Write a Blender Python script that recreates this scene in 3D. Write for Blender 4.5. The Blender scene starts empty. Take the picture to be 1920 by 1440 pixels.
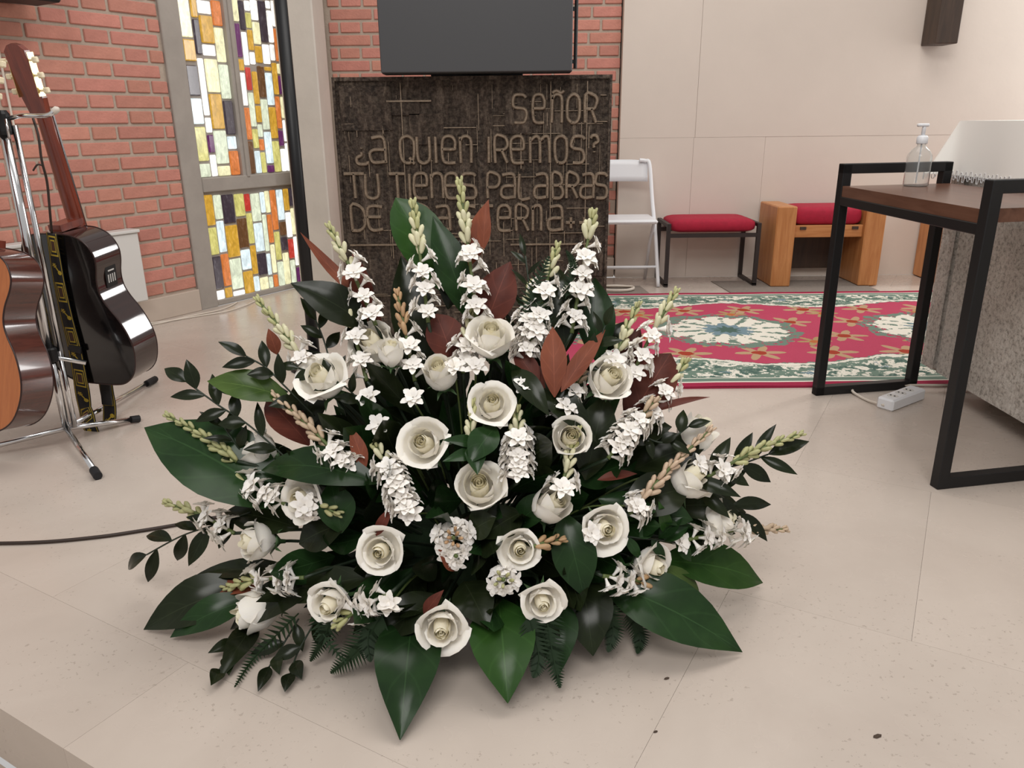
import bpy, math, random
from mathutils import Vector as V, Matrix as M4
random.seed(7)
S = bpy.context.scene
COL = S.collection
# ------------------------------------------------------------------ camera
H, FPX = 0.95, 1450.0
_d = V((45., -4280., 1450.)).normalized()            # world "down" seen in camera axes (right, up, forward)
_u = -_d
_F = (V((0, 0, 1)) - V((0, 0, 1)).dot(_u) * _u).normalized()
_X = _F.cross(_u)
if _X[0] < 0: _X = -_X
CW = M4((_X, _F, _u)).to_3x3()                          # camera axes -> world
CAMP = V((0, 0, H))
def ray(x, y): return CW @ V(((x - 960) / FPX, (720 - y) / FPX, 1.0))
def aty(x, y, Y): r = ray(x, y); return CAMP + r * (Y / r[1])
def gp(x, y, z=0.0): r = ray(x, y); return CAMP + r * ((z - H) / r[2])
def onpl(x, y, p, n): r = ray(x, y); return CAMP + r * ((V(p) - CAMP).dot(V(n)) / r.dot(V(n)))
cd = bpy.data.cameras.new('camera'); cam = bpy.data.objects.new('camera', cd); COL.objects.link(cam)
R_ = CW @ V((1, 0, 0)); U_ = CW @ V((0, 1, 0)); F_ = CW @ V((0, 0, 1))
cam.matrix_world = M4(((R_.x, U_.x, -F_.x, 0), (R_.y, U_.y, -F_.y, 0), (R_.z, U_.z, -F_.z, H), (0, 0, 0, 1)))
cd.sensor_width = 36; cd.lens = 36 * FPX / 1920; cd.clip_start = .05
S.camera = cam
# ------------------------------------------------------------------ world, lights, exposure
w = bpy.data.worlds.new('world'); S.world = w; w.use_nodes = True
w.node_tree.nodes['Background'].inputs[0].default_value = (1, .975, .955, 1)
w.node_tree.nodes['Background'].inputs[1].default_value = .50
S.view_settings.view_transform = 'Standard'; S.view_settings.look = 'None'
S.view_settings.exposure = 0.0; S.view_settings.gamma = 1.0; S.view_settings.use_curve_mapping = False
def area(name, loc, to, sx, sy, power, colr):
    l = bpy.data.lights.new(name, 'AREA'); l.shape = 'RECTANGLE'; l.size = sx; l.size_y = sy; l.energy = power; l.color = colr
    o = bpy.data.objects.new(name, l); COL.objects.link(o); o.location = loc
    o.rotation_euler = (V(to) - V(loc)).to_track_quat('-Z', 'Y').to_euler()
    return o
area('ceiling_light', (1.0, 2.6, 4.4), (0.9, 2.9, 0), 3.2, 2.2, 80, (1, .965, .92))
area('nave_fill', (-.4, -1.6, 4.2), (0.6, 3.0, .4), 2.5, 1.5, 110, (1, .97, .94))  # added fill behind the camera, brightens flower fronts and the altar's left face
area('side_window', (4.05, 4.62, 1.85), (-1.2, 2.35, 1.85), .40, 2.3, 46, (1, .98, .96))
# ------------------------------------------------------------------ node expression helper, materials
class NX:
    def __init__(s, nt, sock): s.nt, s.s = nt, sock
    def _m(s, op, *a):
        n = s.nt.nodes.new('ShaderNodeMath'); n.operation = op
        for i, q in enumerate((s,) + a):
            if isinstance(q, NX): s.nt.links.new(q.s, n.inputs[i])
            else: n.inputs[i].default_value = q
        return NX(s.nt, n.outputs[0])
    def __add__(s, b): return s._m('ADD', b)
    def __sub__(s, b): return s._m('SUBTRACT', b)
    def __mul__(s, b): return s._m('MULTIPLY', b)
    def __truediv__(s, b): return s._m('DIVIDE', b)
    def lt(s, b): return s._m('LESS_THAN', b)
    def gt(s, b): return s._m('GREATER_THAN', b)
    def abs(s): return s._m('ABSOLUTE')
    def sin(s): return s._m('SINE')
    def cos(s): return s._m('COSINE')
    def sqrt(s): return s._m('SQRT')
    def fract(s): return s._m('FRACT')
    def floor(s): return s._m('FLOOR')
    def mn(s, b): return s._m('MINIMUM', b)
    def mx(s, b): return s._m('MAXIMUM', b)
    def atan2(s, b): return s._m('ARCTAN2', b)
def cmix(nt, fac, a, b):
    n = nt.nodes.new('ShaderNodeMix'); n.data_type = 'RGBA'
    if isinstance(fac, NX): nt.links.new(fac.s, n.inputs[0])
    elif hasattr(fac, 'is_output'): nt.links.new(fac, n.inputs[0])
    else: n.inputs[0].default_value = fac
    for i, q in ((6, a), (7, b)):
        if hasattr(q, 'is_output'): nt.links.new(q, n.inputs[i])
        else: n.inputs[i].default_value = tuple(q)[:3] + (1,)
    return n.outputs[2]
def noise(nt, scale, detail=3, rough=.55, vec=None, dist=0):
    n = nt.nodes.new('ShaderNodeTexNoise'); n.inputs['Scale'].default_value = scale; n.inputs['Detail'].default_value = detail
    n.inputs['Roughness'].default_value = rough; n.inputs['Distortion'].default_value = dist
    if vec is not None: nt.links.new(vec, n.inputs['Vector'])
    return n.outputs['Fac']
def ramp(nt, fac, stops):
    n = nt.nodes.new('ShaderNodeValToRGB'); e = n.color_ramp.elements
    while len(e) < len(stops): e.new(.5)
    for i, (p, c) in enumerate(stops): e[i].position = p; e[i].color = tuple(c)[:3] + (1,)
    nt.links.new(fac, n.inputs[0]); return n.outputs[0]
def coords(nt, kind='Object'): return nt.nodes.new('ShaderNodeTexCoord').outputs[kind]
def hexc(h):
    h = h.lstrip('#'); r = []
    for i in (0, 2, 4):
        v = int(h[i:i + 2], 16) / 255; r.append(v / 12.92 if v <= .04045 else ((v + .055) / 1.055) ** 2.4)
    return tuple(r)
MAT = {}
def mat(name, colr, rough=.5, metal=0, spec=.5, var=0, vscale=8, rnd=0, bump=0, bscale=60, emit=0, trans=0, coat=0, alpha=1, sub=0, dark=None, world=False):
    m = bpy.data.materials.new(name); m.use_nodes = True; nt = m.node_tree; b = nt.nodes['Principled BSDF']
    c = colr if not isinstance(colr, str) else hexc(colr)
    b.inputs['Base Color'].default_value = c + (1,); b.inputs['Roughness'].default_value = rough
    b.inputs['Metallic'].default_value = metal; b.inputs['Specular IOR Level'].default_value = spec
    b.inputs['Transmission Weight'].default_value = trans; b.inputs['Coat Weight'].default_value = coat; b.inputs['Coat Roughness'].default_value = .05
    b.inputs['Alpha'].default_value = alpha
    if sub:
        b.inputs['Subsurface Weight'].default_value = sub; b.inputs['Subsurface Scale'].default_value = .02
        b.inputs['Subsurface Radius'].default_value = (1, .9, .6)
    vec = nt.nodes.new('ShaderNodeNewGeometry').outputs['Position'] if world else coords(nt)
    out = None
    if var:
        d = dark if dark else tuple(x * (1 - var) for x in c); l = tuple(min(1, x * (1 + var * .6)) for x in c)
        out = ramp(nt, noise(nt, vscale, 4, .6, vec), [(.3, d), (.7, l)])
    if rnd:
        oi = nt.nodes.new('ShaderNodeObjectInfo')
        hs = nt.nodes.new('ShaderNodeHueSaturation')
        v = NX(nt, oi.outputs['Random']) * (2 * rnd) + (1 - rnd); nt.links.new(v.s, hs.inputs['Value'])
        hh = (NX(nt, oi.outputs['Random']) * 7.13).fract() * (rnd * .10) + (.5 - rnd * .05); nt.links.new(hh.s, hs.inputs['Hue'])
        if out: nt.links.new(out, hs.inputs['Color'])
        else: hs.inputs['Color'].default_value = c + (1,)
        out = hs.outputs[0]
    if out: nt.links.new(out, b.inputs['Base Color'])
    if bump:
        bn = nt.nodes.new('ShaderNodeBump'); bn.inputs['Strength'].default_value = bump; bn.inputs['Distance'].default_value = .01
        nt.links.new(noise(nt, bscale, 4, .6, vec), bn.inputs['Height']); nt.links.new(bn.outputs[0], b.inputs['Normal'])
    if emit:
        b.inputs['Emission Strength'].default_value = emit
        if out: nt.links.new(out, b.inputs['Emission Color'])
        else: b.inputs['Emission Color'].default_value = c + (1,)
    MAT[name] = m; return m
# ------------------------------------------------------------------ mesh builder
class MB:
    def __init__(s): s.v, s.f, s.uv = [], [], {}
    def add(s, vs, fs):
        o = len(s.v); s.v += [V(p) for p in vs]; s.f += [tuple(i + o for i in q) for q in fs]; return s
    def box(s, a, b, ch=0, mtx=None):
        lo = V([min(a[i], b[i]) for i in range(3)]); hi = V([max(a[i], b[i]) for i in range(3)])
        if not ch:
            vs = [V((x, y, z)) for x in (lo.x, hi.x) for y in (lo.y, hi.y) for z in (lo.z, hi.z)]
            fs = [(0, 1, 3, 2), (4, 6, 7, 5), (0, 4, 5, 1), (2, 3, 7, 6), (0, 2, 6, 4), (1, 5, 7, 3)]
        else:                                   # chamfered box: 24 corners
            ch = min(ch, *(q * .45 for q in (hi - lo)))
            idx = {}; vs = []
            for cx in (0, 1):
                for cy in (0, 1):
                    for cz in (0, 1):
                        c = (cx, cy, cz); base = [hi[i] if c[i] else lo[i] for i in range(3)]; sg = [-1 if c[i] else 1 for i in range(3)]
                        for ax in range(3):
                            p = [base[i] + (0 if i == ax else sg[i] * ch) for i in range(3)]
                            idx[(c, ax)] = len(vs); vs.append(V(p))
            fs = []
            for ax in range(3):
                o1, o2 = [i for i in range(3) if i != ax]
                for sd in (0, 1):
                    q = []
                    for a1, a2 in ((0, 0), (1, 0), (1, 1), (0, 1)):
                        c = [0, 0, 0]; c[ax] = sd; c[o1] = a1; c[o2] = a2; q.append(idx[(tuple(c), ax)])
                    fs.append(tuple(q))
                for a1 in (0, 1):
                    for a2 in (0, 1):
                        c0 = [0, 0, 0]; c1 = [0, 0, 0]; c1[ax] = 1; c0[o1] = c1[o1] = a1; c0[o2] = c1[o2] = a2
                        fs.append((idx[(tuple(c0), o1)], idx[(tuple(c1), o1)], idx[(tuple(c1), o2)], idx[(tuple(c0), o2)]))
            for c in {k[0] for k in idx}: fs.append((idx[(c, 0)], idx[(c, 1)], idx[(c, 2)]))
            ctr = (lo + hi) / 2
            for i, q in enumerate(fs):
                a_, b_, c_ = vs[q[0]], vs[q[1]], vs[q[2]]
                if (b_ - a_).cross(c_ - a_).dot((a_ + b_ + c_) / 3 - ctr) < 0: fs[i] = q[::-1]
        if mtx: vs = [mtx @ p for p in vs]
        return s.add(vs, fs)
    def tube(s, path, r, n=8, closed=False, cap=True):
        P = [V(p) for p in path]; k = len(P); rr = r if isinstance(r, (list, tuple)) else [r] * k
        t0 = (P[1] - P[0]).normalized(); up = V((0, 0, 1)) if abs(t0.z) < .9 else V((1, 0, 0))
        nrm = t0.cross(up).normalized(); vs = []
        for i in range(k):
            if closed: t = (P[(i + 1) % k] - P[i - 1]).normalized()
            else: t = (P[min(i + 1, k - 1)] - P[max(i - 1, 0)]).normalized()
            nrm = (nrm - t * nrm.dot(t)).normalized(); b = t.cross(nrm)
            for j in range(n):
                a = 2 * math.pi * (j + .5) / n; vs.append(P[i] + (nrm * math.cos(a) + b * math.sin(a)) * rr[i])
        fs = []
        for i in range(k if closed else k - 1):
            for j in range(n):
                a, b_ = i * n + j, i * n + (j + 1) % n; c, d = ((i + 1) % k) * n + (j + 1) % n, ((i + 1) % k) * n + j
                fs.append((a, b_, c, d))
        if cap and not closed: fs += [tuple(range(n))[::-1], tuple((k - 1) * n + j for j in range(n))]
        return s.add(vs, fs)
    def lathe(s, prof, n=16, mtx=None):
        vs, fs = [], []
        for r, z in prof:
            for j in range(n): a = 2 * math.pi * j / n; vs.append(V((r * math.cos(a), r * math.sin(a), z)))
        for i in range(len(prof) - 1):
            for j in range(n): fs.append((i * n + j, i * n + (j + 1) % n, (i + 1) * n + (j + 1) % n, (i + 1) * n + j))
        fs += [tuple(range(n))[::-1], tuple((len(prof) - 1) * n + j for j in range(n))]
        if mtx: vs = [mtx @ p for p in vs]
        return s.add(vs, fs)
    def prism(s, pts, ext):                      # polygon pts (3-D), extruded by vector ext
        P = [V(p) for p in pts]; n = len(P); e = V(ext)
        fs = [tuple(range(n)), tuple(range(2 * n - 1, n - 1, -1))] + [(i, n + i, n + (i + 1) % n, (i + 1) % n) for i in range(n)]
        nr = V((0, 0, 0))
        for i in range(n): nr += P[i].cross(P[(i + 1) % n])
        if nr.dot(e) > 0: fs = [q[::-1] for q in fs]
        return s.add(P + [p + e for p in P], fs)
    def grid(s, fn, nu, nv):
        vs = [fn(i / nu, j / nv) for j in range(nv + 1) for i in range(nu + 1)]; k = nu + 1
        return s.add(vs, [(j * k + i, j * k + i + 1, (j + 1) * k + i + 1, (j + 1) * k + i) for j in range(nv) for i in range(nu)])
    def mesh(s, name, m, smooth=False, off=None):
        me = bpy.data.meshes.new(name)
        me.from_pydata([tuple(p - off) if off else tuple(p) for p in s.v], [], s.f)
        if smooth: me.polygons.foreach_set('use_smooth', [True] * len(me.polygons))
        if m: me.materials.append(MAT[m])
        me.update(); return me
def wloc(o):
    p = V((0, 0, 0))
    while o: p = p + o.location; o = o.parent
    return p
def link(name, me, parent=None, mtx=None):
    o = bpy.data.objects.new(name, me); COL.objects.link(o); o.parent = parent
    if mtx is not None: o.matrix_basis = mtx
    return o
def part(name, mb, m, parent=None, smooth=False, local=False):
    """mesh in world coordinates (local=False) or in the parent's own frame (local=True)"""
    return link(name, mb.mesh(name, m, smooth, None if (local or not parent) else wloc(parent)), parent)
def thing(name, label, cat, loc=(0, 0, 0), group=None, mtx=None):
    o = link(name, None, None, mtx)
    if mtx is None: o.location = loc
    o['label'] = label; o['category'] = cat; o.empty_display_size = .1
    if group: o['group'] = group
    return o
def tag(o, label, cat, group=None):
    o['label'] = label; o['category'] = cat
    if group: o['group'] = group
    return o
def single(name, mb, m, label, cat, loc, smooth=False, group=None):
    """one-mesh thing whose origin sits at loc"""
    o = link(name, mb.mesh(name, m, smooth, V(loc))); o.location = loc; return tag(o, label, cat, group)
def struct(name, mb, m, parent=None, smooth=False):
    o = part(name, mb, m, parent, smooth)
    if not parent: o['kind'] = 'structure'
    return o
def catmull(P, n=6, closed=False):
    P = [V(p) for p in P]; out = []; k = len(P)
    for i in range(k if closed else k - 1):
        if closed: a, b, c, d = P[i - 1], P[i], P[(i + 1) % k], P[(i + 2) % k]
        else: a, b, c, d = P[max(i - 1, 0)], P[i], P[i + 1], P[min(i + 2, k - 1)]
        for j in range(n):
            t = j / n; out.append(.5 * ((2 * b) + (c - a) * t + (2 * a - 5 * b + 4 * c - d) * t * t + (3 * b - a - 3 * c + d) * t ** 3))
    if not closed: out.append(P[-1])
    return out
def frame_m(p, z, x=None):
    z = V(z).normalized(); h = V(x) if x is not None else (V((0, 0, 1)) if abs(z.z) < .95 else V((0, 1, 0)))
    xx = (h - z * h.dot(z)).normalized(); yy = z.cross(xx)
    return M4(((xx.x, yy.x, z.x, p[0]), (xx.y, yy.y, z.y, p[1]), (xx.z, yy.z, z.z, p[2]), (0, 0, 0, 1)))
# ------------------------------------------------------------------ materials
mat('brick', '#c28575', .85, var=.10, vscale=14, rnd=.10, bump=.35, bscale=90)
mat('mortar', '#b3a394', .95, var=.08, vscale=20, bump=.3, bscale=120)
mat('concrete', '#a39b93', .85, var=.10, vscale=7, bump=.15, bscale=60)
mat('pillar_concrete', '#cdc5bb', .8, var=.08, vscale=4, bump=.1, bscale=50)
mat('white_wall', '#d5c9be', .7, var=.035, vscale=2.2, rnd=.012, bump=.06, bscale=25)
mat('wall_joint', '#bcaea2', .9)
mat('plinth', '#c4b5a7', .45, var=.06, vscale=5)
mat('grout', '#b3a69a', .9)
mat('black_metal', '#141416', .45, spec=.4)
mat('black_plastic', '#101013', .5)
mat('dark_brown_metal', '#2a2220', .5)
mat('chrome', (.75, .75, .76), .14, metal=1)
mat('rubber', '#1b1b1e', .7)
mat('white_plastic', '#e4e5e8', .4)
mat('white_paint', '#d6d4d0', .45)
mat('white_cable', '#d9cfc2', .5)
mat('dark_cable', '#32241d', .5)
mat('red_cloth', '#a31532', .85, var=.12, vscale=40, bump=.2, bscale=300)
mat('screen', '#4a4a4c', .35, spec=.35)
mat('grey_mat', '#857b72', .95, var=.12, vscale=50)
mat('cushion_piping', '#7d0f25', .8)
mat('lace', '#fbf9f3', .9)
mat('lace_thread', '#d9d8d8', .9)
mat('dirt', '#4a3c32', .9)
def wood(name, c1, c2, rough=.4, axis=2, scale=18, coat=0):
    m = mat(name, c1, rough, coat=coat); nt = m.node_tree; vec = coords(nt)
    mp = nt.nodes.new('ShaderNodeMapping'); sc = [scale, scale, scale]; sc[axis] = scale * .08; mp.inputs['Scale'].default_value = sc
    nt.links.new(vec, mp.inputs['Vector'])
    nt.links.new(ramp(nt, noise(nt, 2.2, 5, .65, mp.outputs[0], .6), [(.3, hexc(c1)), (.7, hexc(c2))]), nt.nodes['Principled BSDF'].inputs['Base Color'])
wood('orange_wood', '#a86a3a', '#c88d58', .4, 2)
wood('orange_wood_rail', '#a86a3a', '#c88d58', .4, 0)
wood('table_wood', '#5a3a2c', '#735040', .28, 1, 22)
wood('dark_wood', '#33271f', '#4a382c', .5, 2)
wood('rosewood', '#3a1d16', '#5e2f24', .16, 1, 30, coat=.6)
wood('dark_rosewood', '#22120f', '#341c17', .12, 1, 30, coat=.8)
wood('mahogany', '#5f2517', '#83372240'[:7], .25, 2, 30, coat=.4)
wood('cedar', '#a65a26', '#bb6d33', .25, 2, 40, coat=.4)
mat('black_gloss', '#0b0a0c', .16, coat=.6)
mat('cream_plastic', '#e8d9b8', .3)
mat('brass', (.78, .62, .30), .25, metal=1)
mat('binding', '#2a1210', .3)
mat('binding_light', '#d8b98a', .3)
def glassm(name, c, e):
    m = bpy.data.materials.new(name); m.use_nodes = True; nt = m.node_tree; b = nt.nodes['Principled BSDF']
    c = hexc(c); vec = coords(nt)
    mp = nt.nodes.new('ShaderNodeMapping'); mp.inputs['Scale'].default_value = (1, 1, .45); nt.links.new(vec, mp.inputs['Vector'])
    col = ramp(nt, noise(nt, 46, 4, .65, mp.outputs[0], .8), [(.28, tuple(x * .55 for x in c)), (.55, c), (.78, tuple(min(1, x * 1.25 + .12) for x in c))])
    b.inputs['Base Color'].default_value = tuple(x * .3 for x in c) + (1,)
    nt.links.new(col, b.inputs['Emission Color']); b.inputs['Emission Strength'].default_value = e; b.inputs['Roughness'].default_value = .15
    MAT[name] = m
for nm, c, e in [('w', '#f6f4ee', 1.2), ('y', '#eae5b8', 1.05), ('a', '#c99a34', .95), ('o', '#cf7638', .95), ('g', '#d4dcc2', 1.05), ('b', '#d6e6ea', 1.1),
                 ('d', '#453a44', .6), ('p', '#6a2a66', .7), ('r', '#c03a30', .9), ('n', '#6d4a2c', .7), ('v', '#c9c272', .98)]: glassm('glass_' + nm, c, e)
# bronze
m = mat('bronze', '#3d3029', .5, metal=.35); nt = m.node_tree; b = nt.nodes['Principled BSDF']; vec = coords(nt)
mp = nt.nodes.new('ShaderNodeMapping'); mp.inputs['Scale'].default_value = (1, 1, .22); nt.links.new(vec, mp.inputs['Vector'])
n1 = noise(nt, 26, 6, .75, mp.outputs[0], .5); n2 = noise(nt, 60, 5, .7, vec)
c1 = ramp(nt, n1, [(.34, hexc('#1f1915')), (.52, hexc('#483b33')), (.70, hexc('#8f7f70'))])
c2 = ramp(nt, n2, [(.42, hexc('#2b231e')), (.68, hexc('#9d8d7c'))])
nt.links.new(cmix(nt, .35, c1, c2), b.inputs['Base Color'])
bp = nt.nodes.new('ShaderNodeBump'); bp.inputs['Strength'].default_value = 1.0; bp.inputs['Distance'].default_value = .02
nt.links.new((NX(nt, n1) + NX(nt, n2) * .6).s, bp.inputs['Height']); nt.links.new(bp.outputs[0], b.inputs['Normal'])
mat('bronze_letter', '#8a7967', .45, metal=.4, var=.3, vscale=60, bump=.4, bscale=150)
# stone
def stonem(name, lo, mid, hi, rough, s1, bump):
    m = mat(name, mid, rough); nt = m.node_tree; b = nt.nodes['Principled BSDF']; vec = coords(nt)
    n1 = noise(nt, s1, 5, .8, vec, .3); n2 = noise(nt, 5, 3, .5, vec)
    nt.links.new(cmix(nt, .3, ramp(nt, n1, [(.38, hexc(lo)), (.48, hexc(mid)), (.62, hexc(hi))]), ramp(nt, n2, [(.3, hexc(lo)), (.7, hexc(hi))])), b.inputs['Base Color'])
    bp = nt.nodes.new('ShaderNodeBump'); bp.inputs['Strength'].default_value = bump; bp.inputs['Distance'].default_value = .02
    nt.links.new(n1, bp.inputs['Height']); nt.links.new(bp.outputs[0], b.inputs['Normal'])
stonem('altar_stone', '#8f877d', '#e0d9d0', '#fbf6ee', .9, 75, .7)
# floor stone
m = mat('floor_stone', '#c6b8ab', .22, spec=.45); nt = m.node_tree; b = nt.nodes['Principled BSDF']
gpn = nt.nodes.new('ShaderNodeNewGeometry').outputs['Position']
f1 = ramp(nt, noise(nt, 1.7, 5, .6, gpn, .4), [(.3, hexc('#beb1a6')), (.7, hexc('#cec2b7'))])
f2 = noise(nt, 95, 3, .6, gpn); f3 = noise(nt, 2.4, 3, .6, gpn, 1.0)
pit = NX(nt, f2).lt(.36) * NX(nt, f3).gt(.5) * .38
oi = nt.nodes.new('ShaderNodeObjectInfo'); hs = nt.nodes.new('ShaderNodeHueSaturation')
nt.links.new((NX(nt, oi.outputs['Random']) * .05 + .975).s, hs.inputs['Value']); nt.links.new(f1, hs.inputs['Color'])
nt.links.new(cmix(nt, pit, hs.outputs[0], hexc('#8a7c70')), b.inputs['Base Color'])
nt.links.new((NX(nt, noise(nt, 6, 3, .6, gpn)) * .25 + .14).s, b.inputs['Roughness'])
mat('lower_stone', '#b5a799', .6, var=.06, vscale=3)
# rug
RX0, RX1, RY0, RY1 = .22, 3.1, 2.725, 4.375
m = mat('rug', '#a5203f', .95, spec=.1); nt = m.node_tree; b = nt.nodes['Principled BSDF']
sp = nt.nodes.new('ShaderNodeSeparateXYZ'); gpos = nt.nodes.new('ShaderNodeNewGeometry').outputs['Position']; nt.links.new(gpos, sp.inputs[0])
X, Y = NX(nt, sp.outputs[0]), NX(nt, sp.outputs[1])
wob = (NX(nt, noise(nt, 14, 4, .65, gpos)) - .5); wob2 = (NX(nt, noise(nt, 30, 3, .6, gpos)) - .5)
e = (Y - RY0).mn(Y * -1 + RY1)
red, green, dgreen, white, tan, blue, dred = [hexc(q) for q in ('#b0405a', '#6f8376', '#4f665e', '#e2ddd0', '#b59676', '#748a94', '#9c2c48')]
col = cmix(nt, ((NX(nt, noise(nt, 5, 3, .6, gpos))) - .5) * .5 + .5, red, hexc('#b94e66'))
# scattered star blossoms
def blossoms(col, sx, sy, ox, oy, rad, c1, c2):
    fx = (X / sx + ox); row = (Y / sy + oy).floor(); fx = fx + row * .5
    lx = (fx.fract() - .5) * sx; ly = ((Y / sy + oy).fract() - .5) * sy
    th = ly.atan2(lx); r = (lx * lx + ly * ly).sqrt() + wob * .055
    lim = (th * 6).cos() * (rad * .35) + rad * .72
    col = cmix(nt, r.lt(lim), col, c1); return cmix(nt, r.lt(rad * .3), col, c2)
col = blossoms(col, .31, .26, .1, .36, .10, tan, hexc('#a0402f'))
col = blossoms(col, .47, .52, .62, .1, .075, hexc('#a98f66'), hexc('#b86a40'))
# medallions
per = .985; xm = ((X - 1.02) / per + .5).fract() - .5; lx = xm * (per / .30); ly = (Y - 3.545) / .27
th = ly.atan2(lx); r = (lx * lx + ly * ly).sqrt() + wob * .45 + (th * 10).cos() * .05
inside = r.lt(1.12)
zone = cmix(nt, r.gt(.38), blue, white)
zone = cmix(nt, r.lt(.2), zone, dgreen)
zone = cmix(nt, (wob2 * 2.2 + (th * 14).sin() * .35).gt(.32) * r.gt(.36), zone, green)
zone = cmix(nt, r.gt(.92), zone, green)
zone = cmix(nt, (wob2.gt(.06)) * r.gt(.9), zone, red)
col = cmix(nt, inside, col, zone)
# border
wav = (X * (2 * math.pi / .985) + .6).sin(); wv2 = (X * (2 * math.pi / .31) + 1.3).cos()
eb = e + wav * .055 + wob * .09
col = cmix(nt, eb.lt(.335), col, green)
col = cmix(nt, (eb - .315).abs().lt(.012), col, white)
bl = (wob2 * 1.6 + (X * 17 + wob * 26).sin() * .5 + (e * 46 + wob * 22).cos() * .45)
col = cmix(nt, bl.gt(.22) * eb.lt(.30), col, white)
col = cmix(nt, (bl * -1).gt(.52) * eb.lt(.29), col, dgreen)
col = cmix(nt, (wob * 2 + wv2 * .4).gt(.5) * eb.lt(.26) * eb.gt(.16), col, blue)
col = cmix(nt, e.lt(.10), col, white)
col = cmix(nt, ((e - .075).abs().lt(.018)), col, green)
col = cmix(nt, e.lt(.045), col, dred)
nt.links.new(col, b.inputs['Base Color'])
bp = nt.nodes.new('ShaderNodeBump'); bp.inputs['Strength'].default_value = .3; bp.inputs['Distance'].default_value = .006
nt.links.new(noise(nt, 260, 2, .5, gpos), bp.inputs['Height']); nt.links.new(bp.outputs[0], b.inputs['Normal'])
# plants
def leafm(name, c1, c2, rough, rnd=.15, back=None, coat=0):
    m = mat(name, c1, rough, coat=coat, spec=.2); nt = m.node_tree; b = nt.nodes['Principled BSDF']; vec = coords(nt, 'UV')
    sp = nt.nodes.new('ShaderNodeSeparateXYZ'); nt.links.new(vec, sp.inputs[0]); u, v = NX(nt, sp.outputs[0]), NX(nt, sp.outputs[1])
    vein = ((v * 26 + (u - .5).abs() * -14).sin()).gt(.95) * .10
    rib = (u - .5).abs().lt(.012) * .35
    base = ramp(nt, noise(nt, 12, 3, .6, coords(nt)), [(.3, hexc(c1)), (.7, hexc(c2))])
    base = cmix(nt, vein.mx(rib), base, tuple(min(1, x * 2.0 + .01) for x in hexc(c2)))
    oi = nt.nodes.new('ShaderNodeObjectInfo'); hs = nt.nodes.new('ShaderNodeHueSaturation')
    nt.links.new((NX(nt, oi.outputs['Random']) * (2 * rnd) + (1 - rnd)).s, hs.inputs['Value']); nt.links.new(base, hs.inputs['Color'])
    out = hs.outputs[0]
    if back:
        g = nt.nodes.new('ShaderNodeNewGeometry'); out = cmix(nt, g.outputs['Backfacing'], out, hexc(back))
    nt.links.new(out, b.inputs['Base Color'])
leafm('leaf_green', '#1a2e17', '#26401f', .24, .2)
leafm('leaf_dark', '#171d10', '#232b17', .22, .25)
leafm('leaf_bright', '#26451c', '#345523', .28, .15)
leafm('leaf_olive', '#34491f', '#4a5e2c', .28, .15)
leafm('leaf_rust', '#6e3a2a', '#8a4d36', .55, .18)
leafm('leaf_dark_rust', '#4a231d', '#6a362a', .5, .18)
mat('stem_green', '#5c6b3a', .5, var=.15, vscale=30)
mat('stem_dark', '#1d2b1a', .5)
mat('rose_petal', '#fbf6ec', .6, spec=.2, var=.02, vscale=20, sub=.2)
mat('rose_petal_inner', '#fcf4da', .6, spec=.2, sub=.2)
mat('sepal', '#3e5a34', .5)
mat('tuberose', '#fffaf2', .6, spec=.2, sub=.2)
mat('tuberose_heart', '#e8e0b8', .5)
mat('bud_cream', '#dcd8b4', .5, var=.1, vscale=60, rnd=.08)
mat('bud_green', '#b5b481', .5, var=.15, vscale=60, rnd=.1)
mat('bud_pink', '#c8b095', .5, var=.15, vscale=60, rnd=.1)
mat('bud_brown', '#bf9a74', .5, var=.18, vscale=60, rnd=.1)
mat('fern', '#1f301b', .6, rnd=.2, spec=.2)
mat('foam', '#22361f', .95, var=.2, vscale=60, bump=.3, bscale=150)
# ================================================================== SETTING
WA = math.radians(58); WT = V((math.cos(WA), math.sin(WA), 0)); WN = V((math.sin(WA), -math.cos(WA), 0)); WP = V((-1.5, 4.4, 0))
def wl(s, z, out=0): return WP + WT * s + WN * out + V((0, 0, z))
WM = M4(((WT.x, WN.x, 0, WP.x), (WT.y, WN.y, 0, WP.y), (0, 0, 1, 0), (0, 0, 0, 1)))   # local (s, out, z)
def wbox(mb, s0, s1, o0, o1, z0, z1, ch=0): return mb.box((s0, o0, z0), (s1, o1, z1), ch, WM)
# --- floor: courses run parallel to the step edge
E1, EN = V((.866, -.5, 0)), V((.5, .866, 0)); STEP = .497
def clip(poly, n, d):
    out = []
    for i in range(len(poly)):
        a, b_ = poly[i], poly[(i + 1) % len(poly)]; da, db = a.dot(n) - d, b_.dot(n) - d
        if da >= 0: out.append(a)
        if da * db < 0: out.append(a + (b_ - a) * (da / (da - db)))
    return out
lims = [(-WN * -1, WN.dot(WP) + .004), (V((0, -1, 0)), -4.905), (V((-1, 0, 0)), -3.6), (V((1, 0, 0)), -3.6), (V((0, 1, 0)), -1.2)]
base = [V((-3.6, -1.2, 0)), V((3.6, -1.2, 0)), V((3.6, 5.4, 0)), V((-3.6, 5.4, 0))]
fl = clip(base, EN, STEP + .012)
for n, d in lims: fl = clip(fl, n, d)
floor = struct('floor', MB().prism([p + V((0, 0, -.012)) for p in fl], (0, 0, -.10)), 'grout')
c0 = STEP; k = 0
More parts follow.
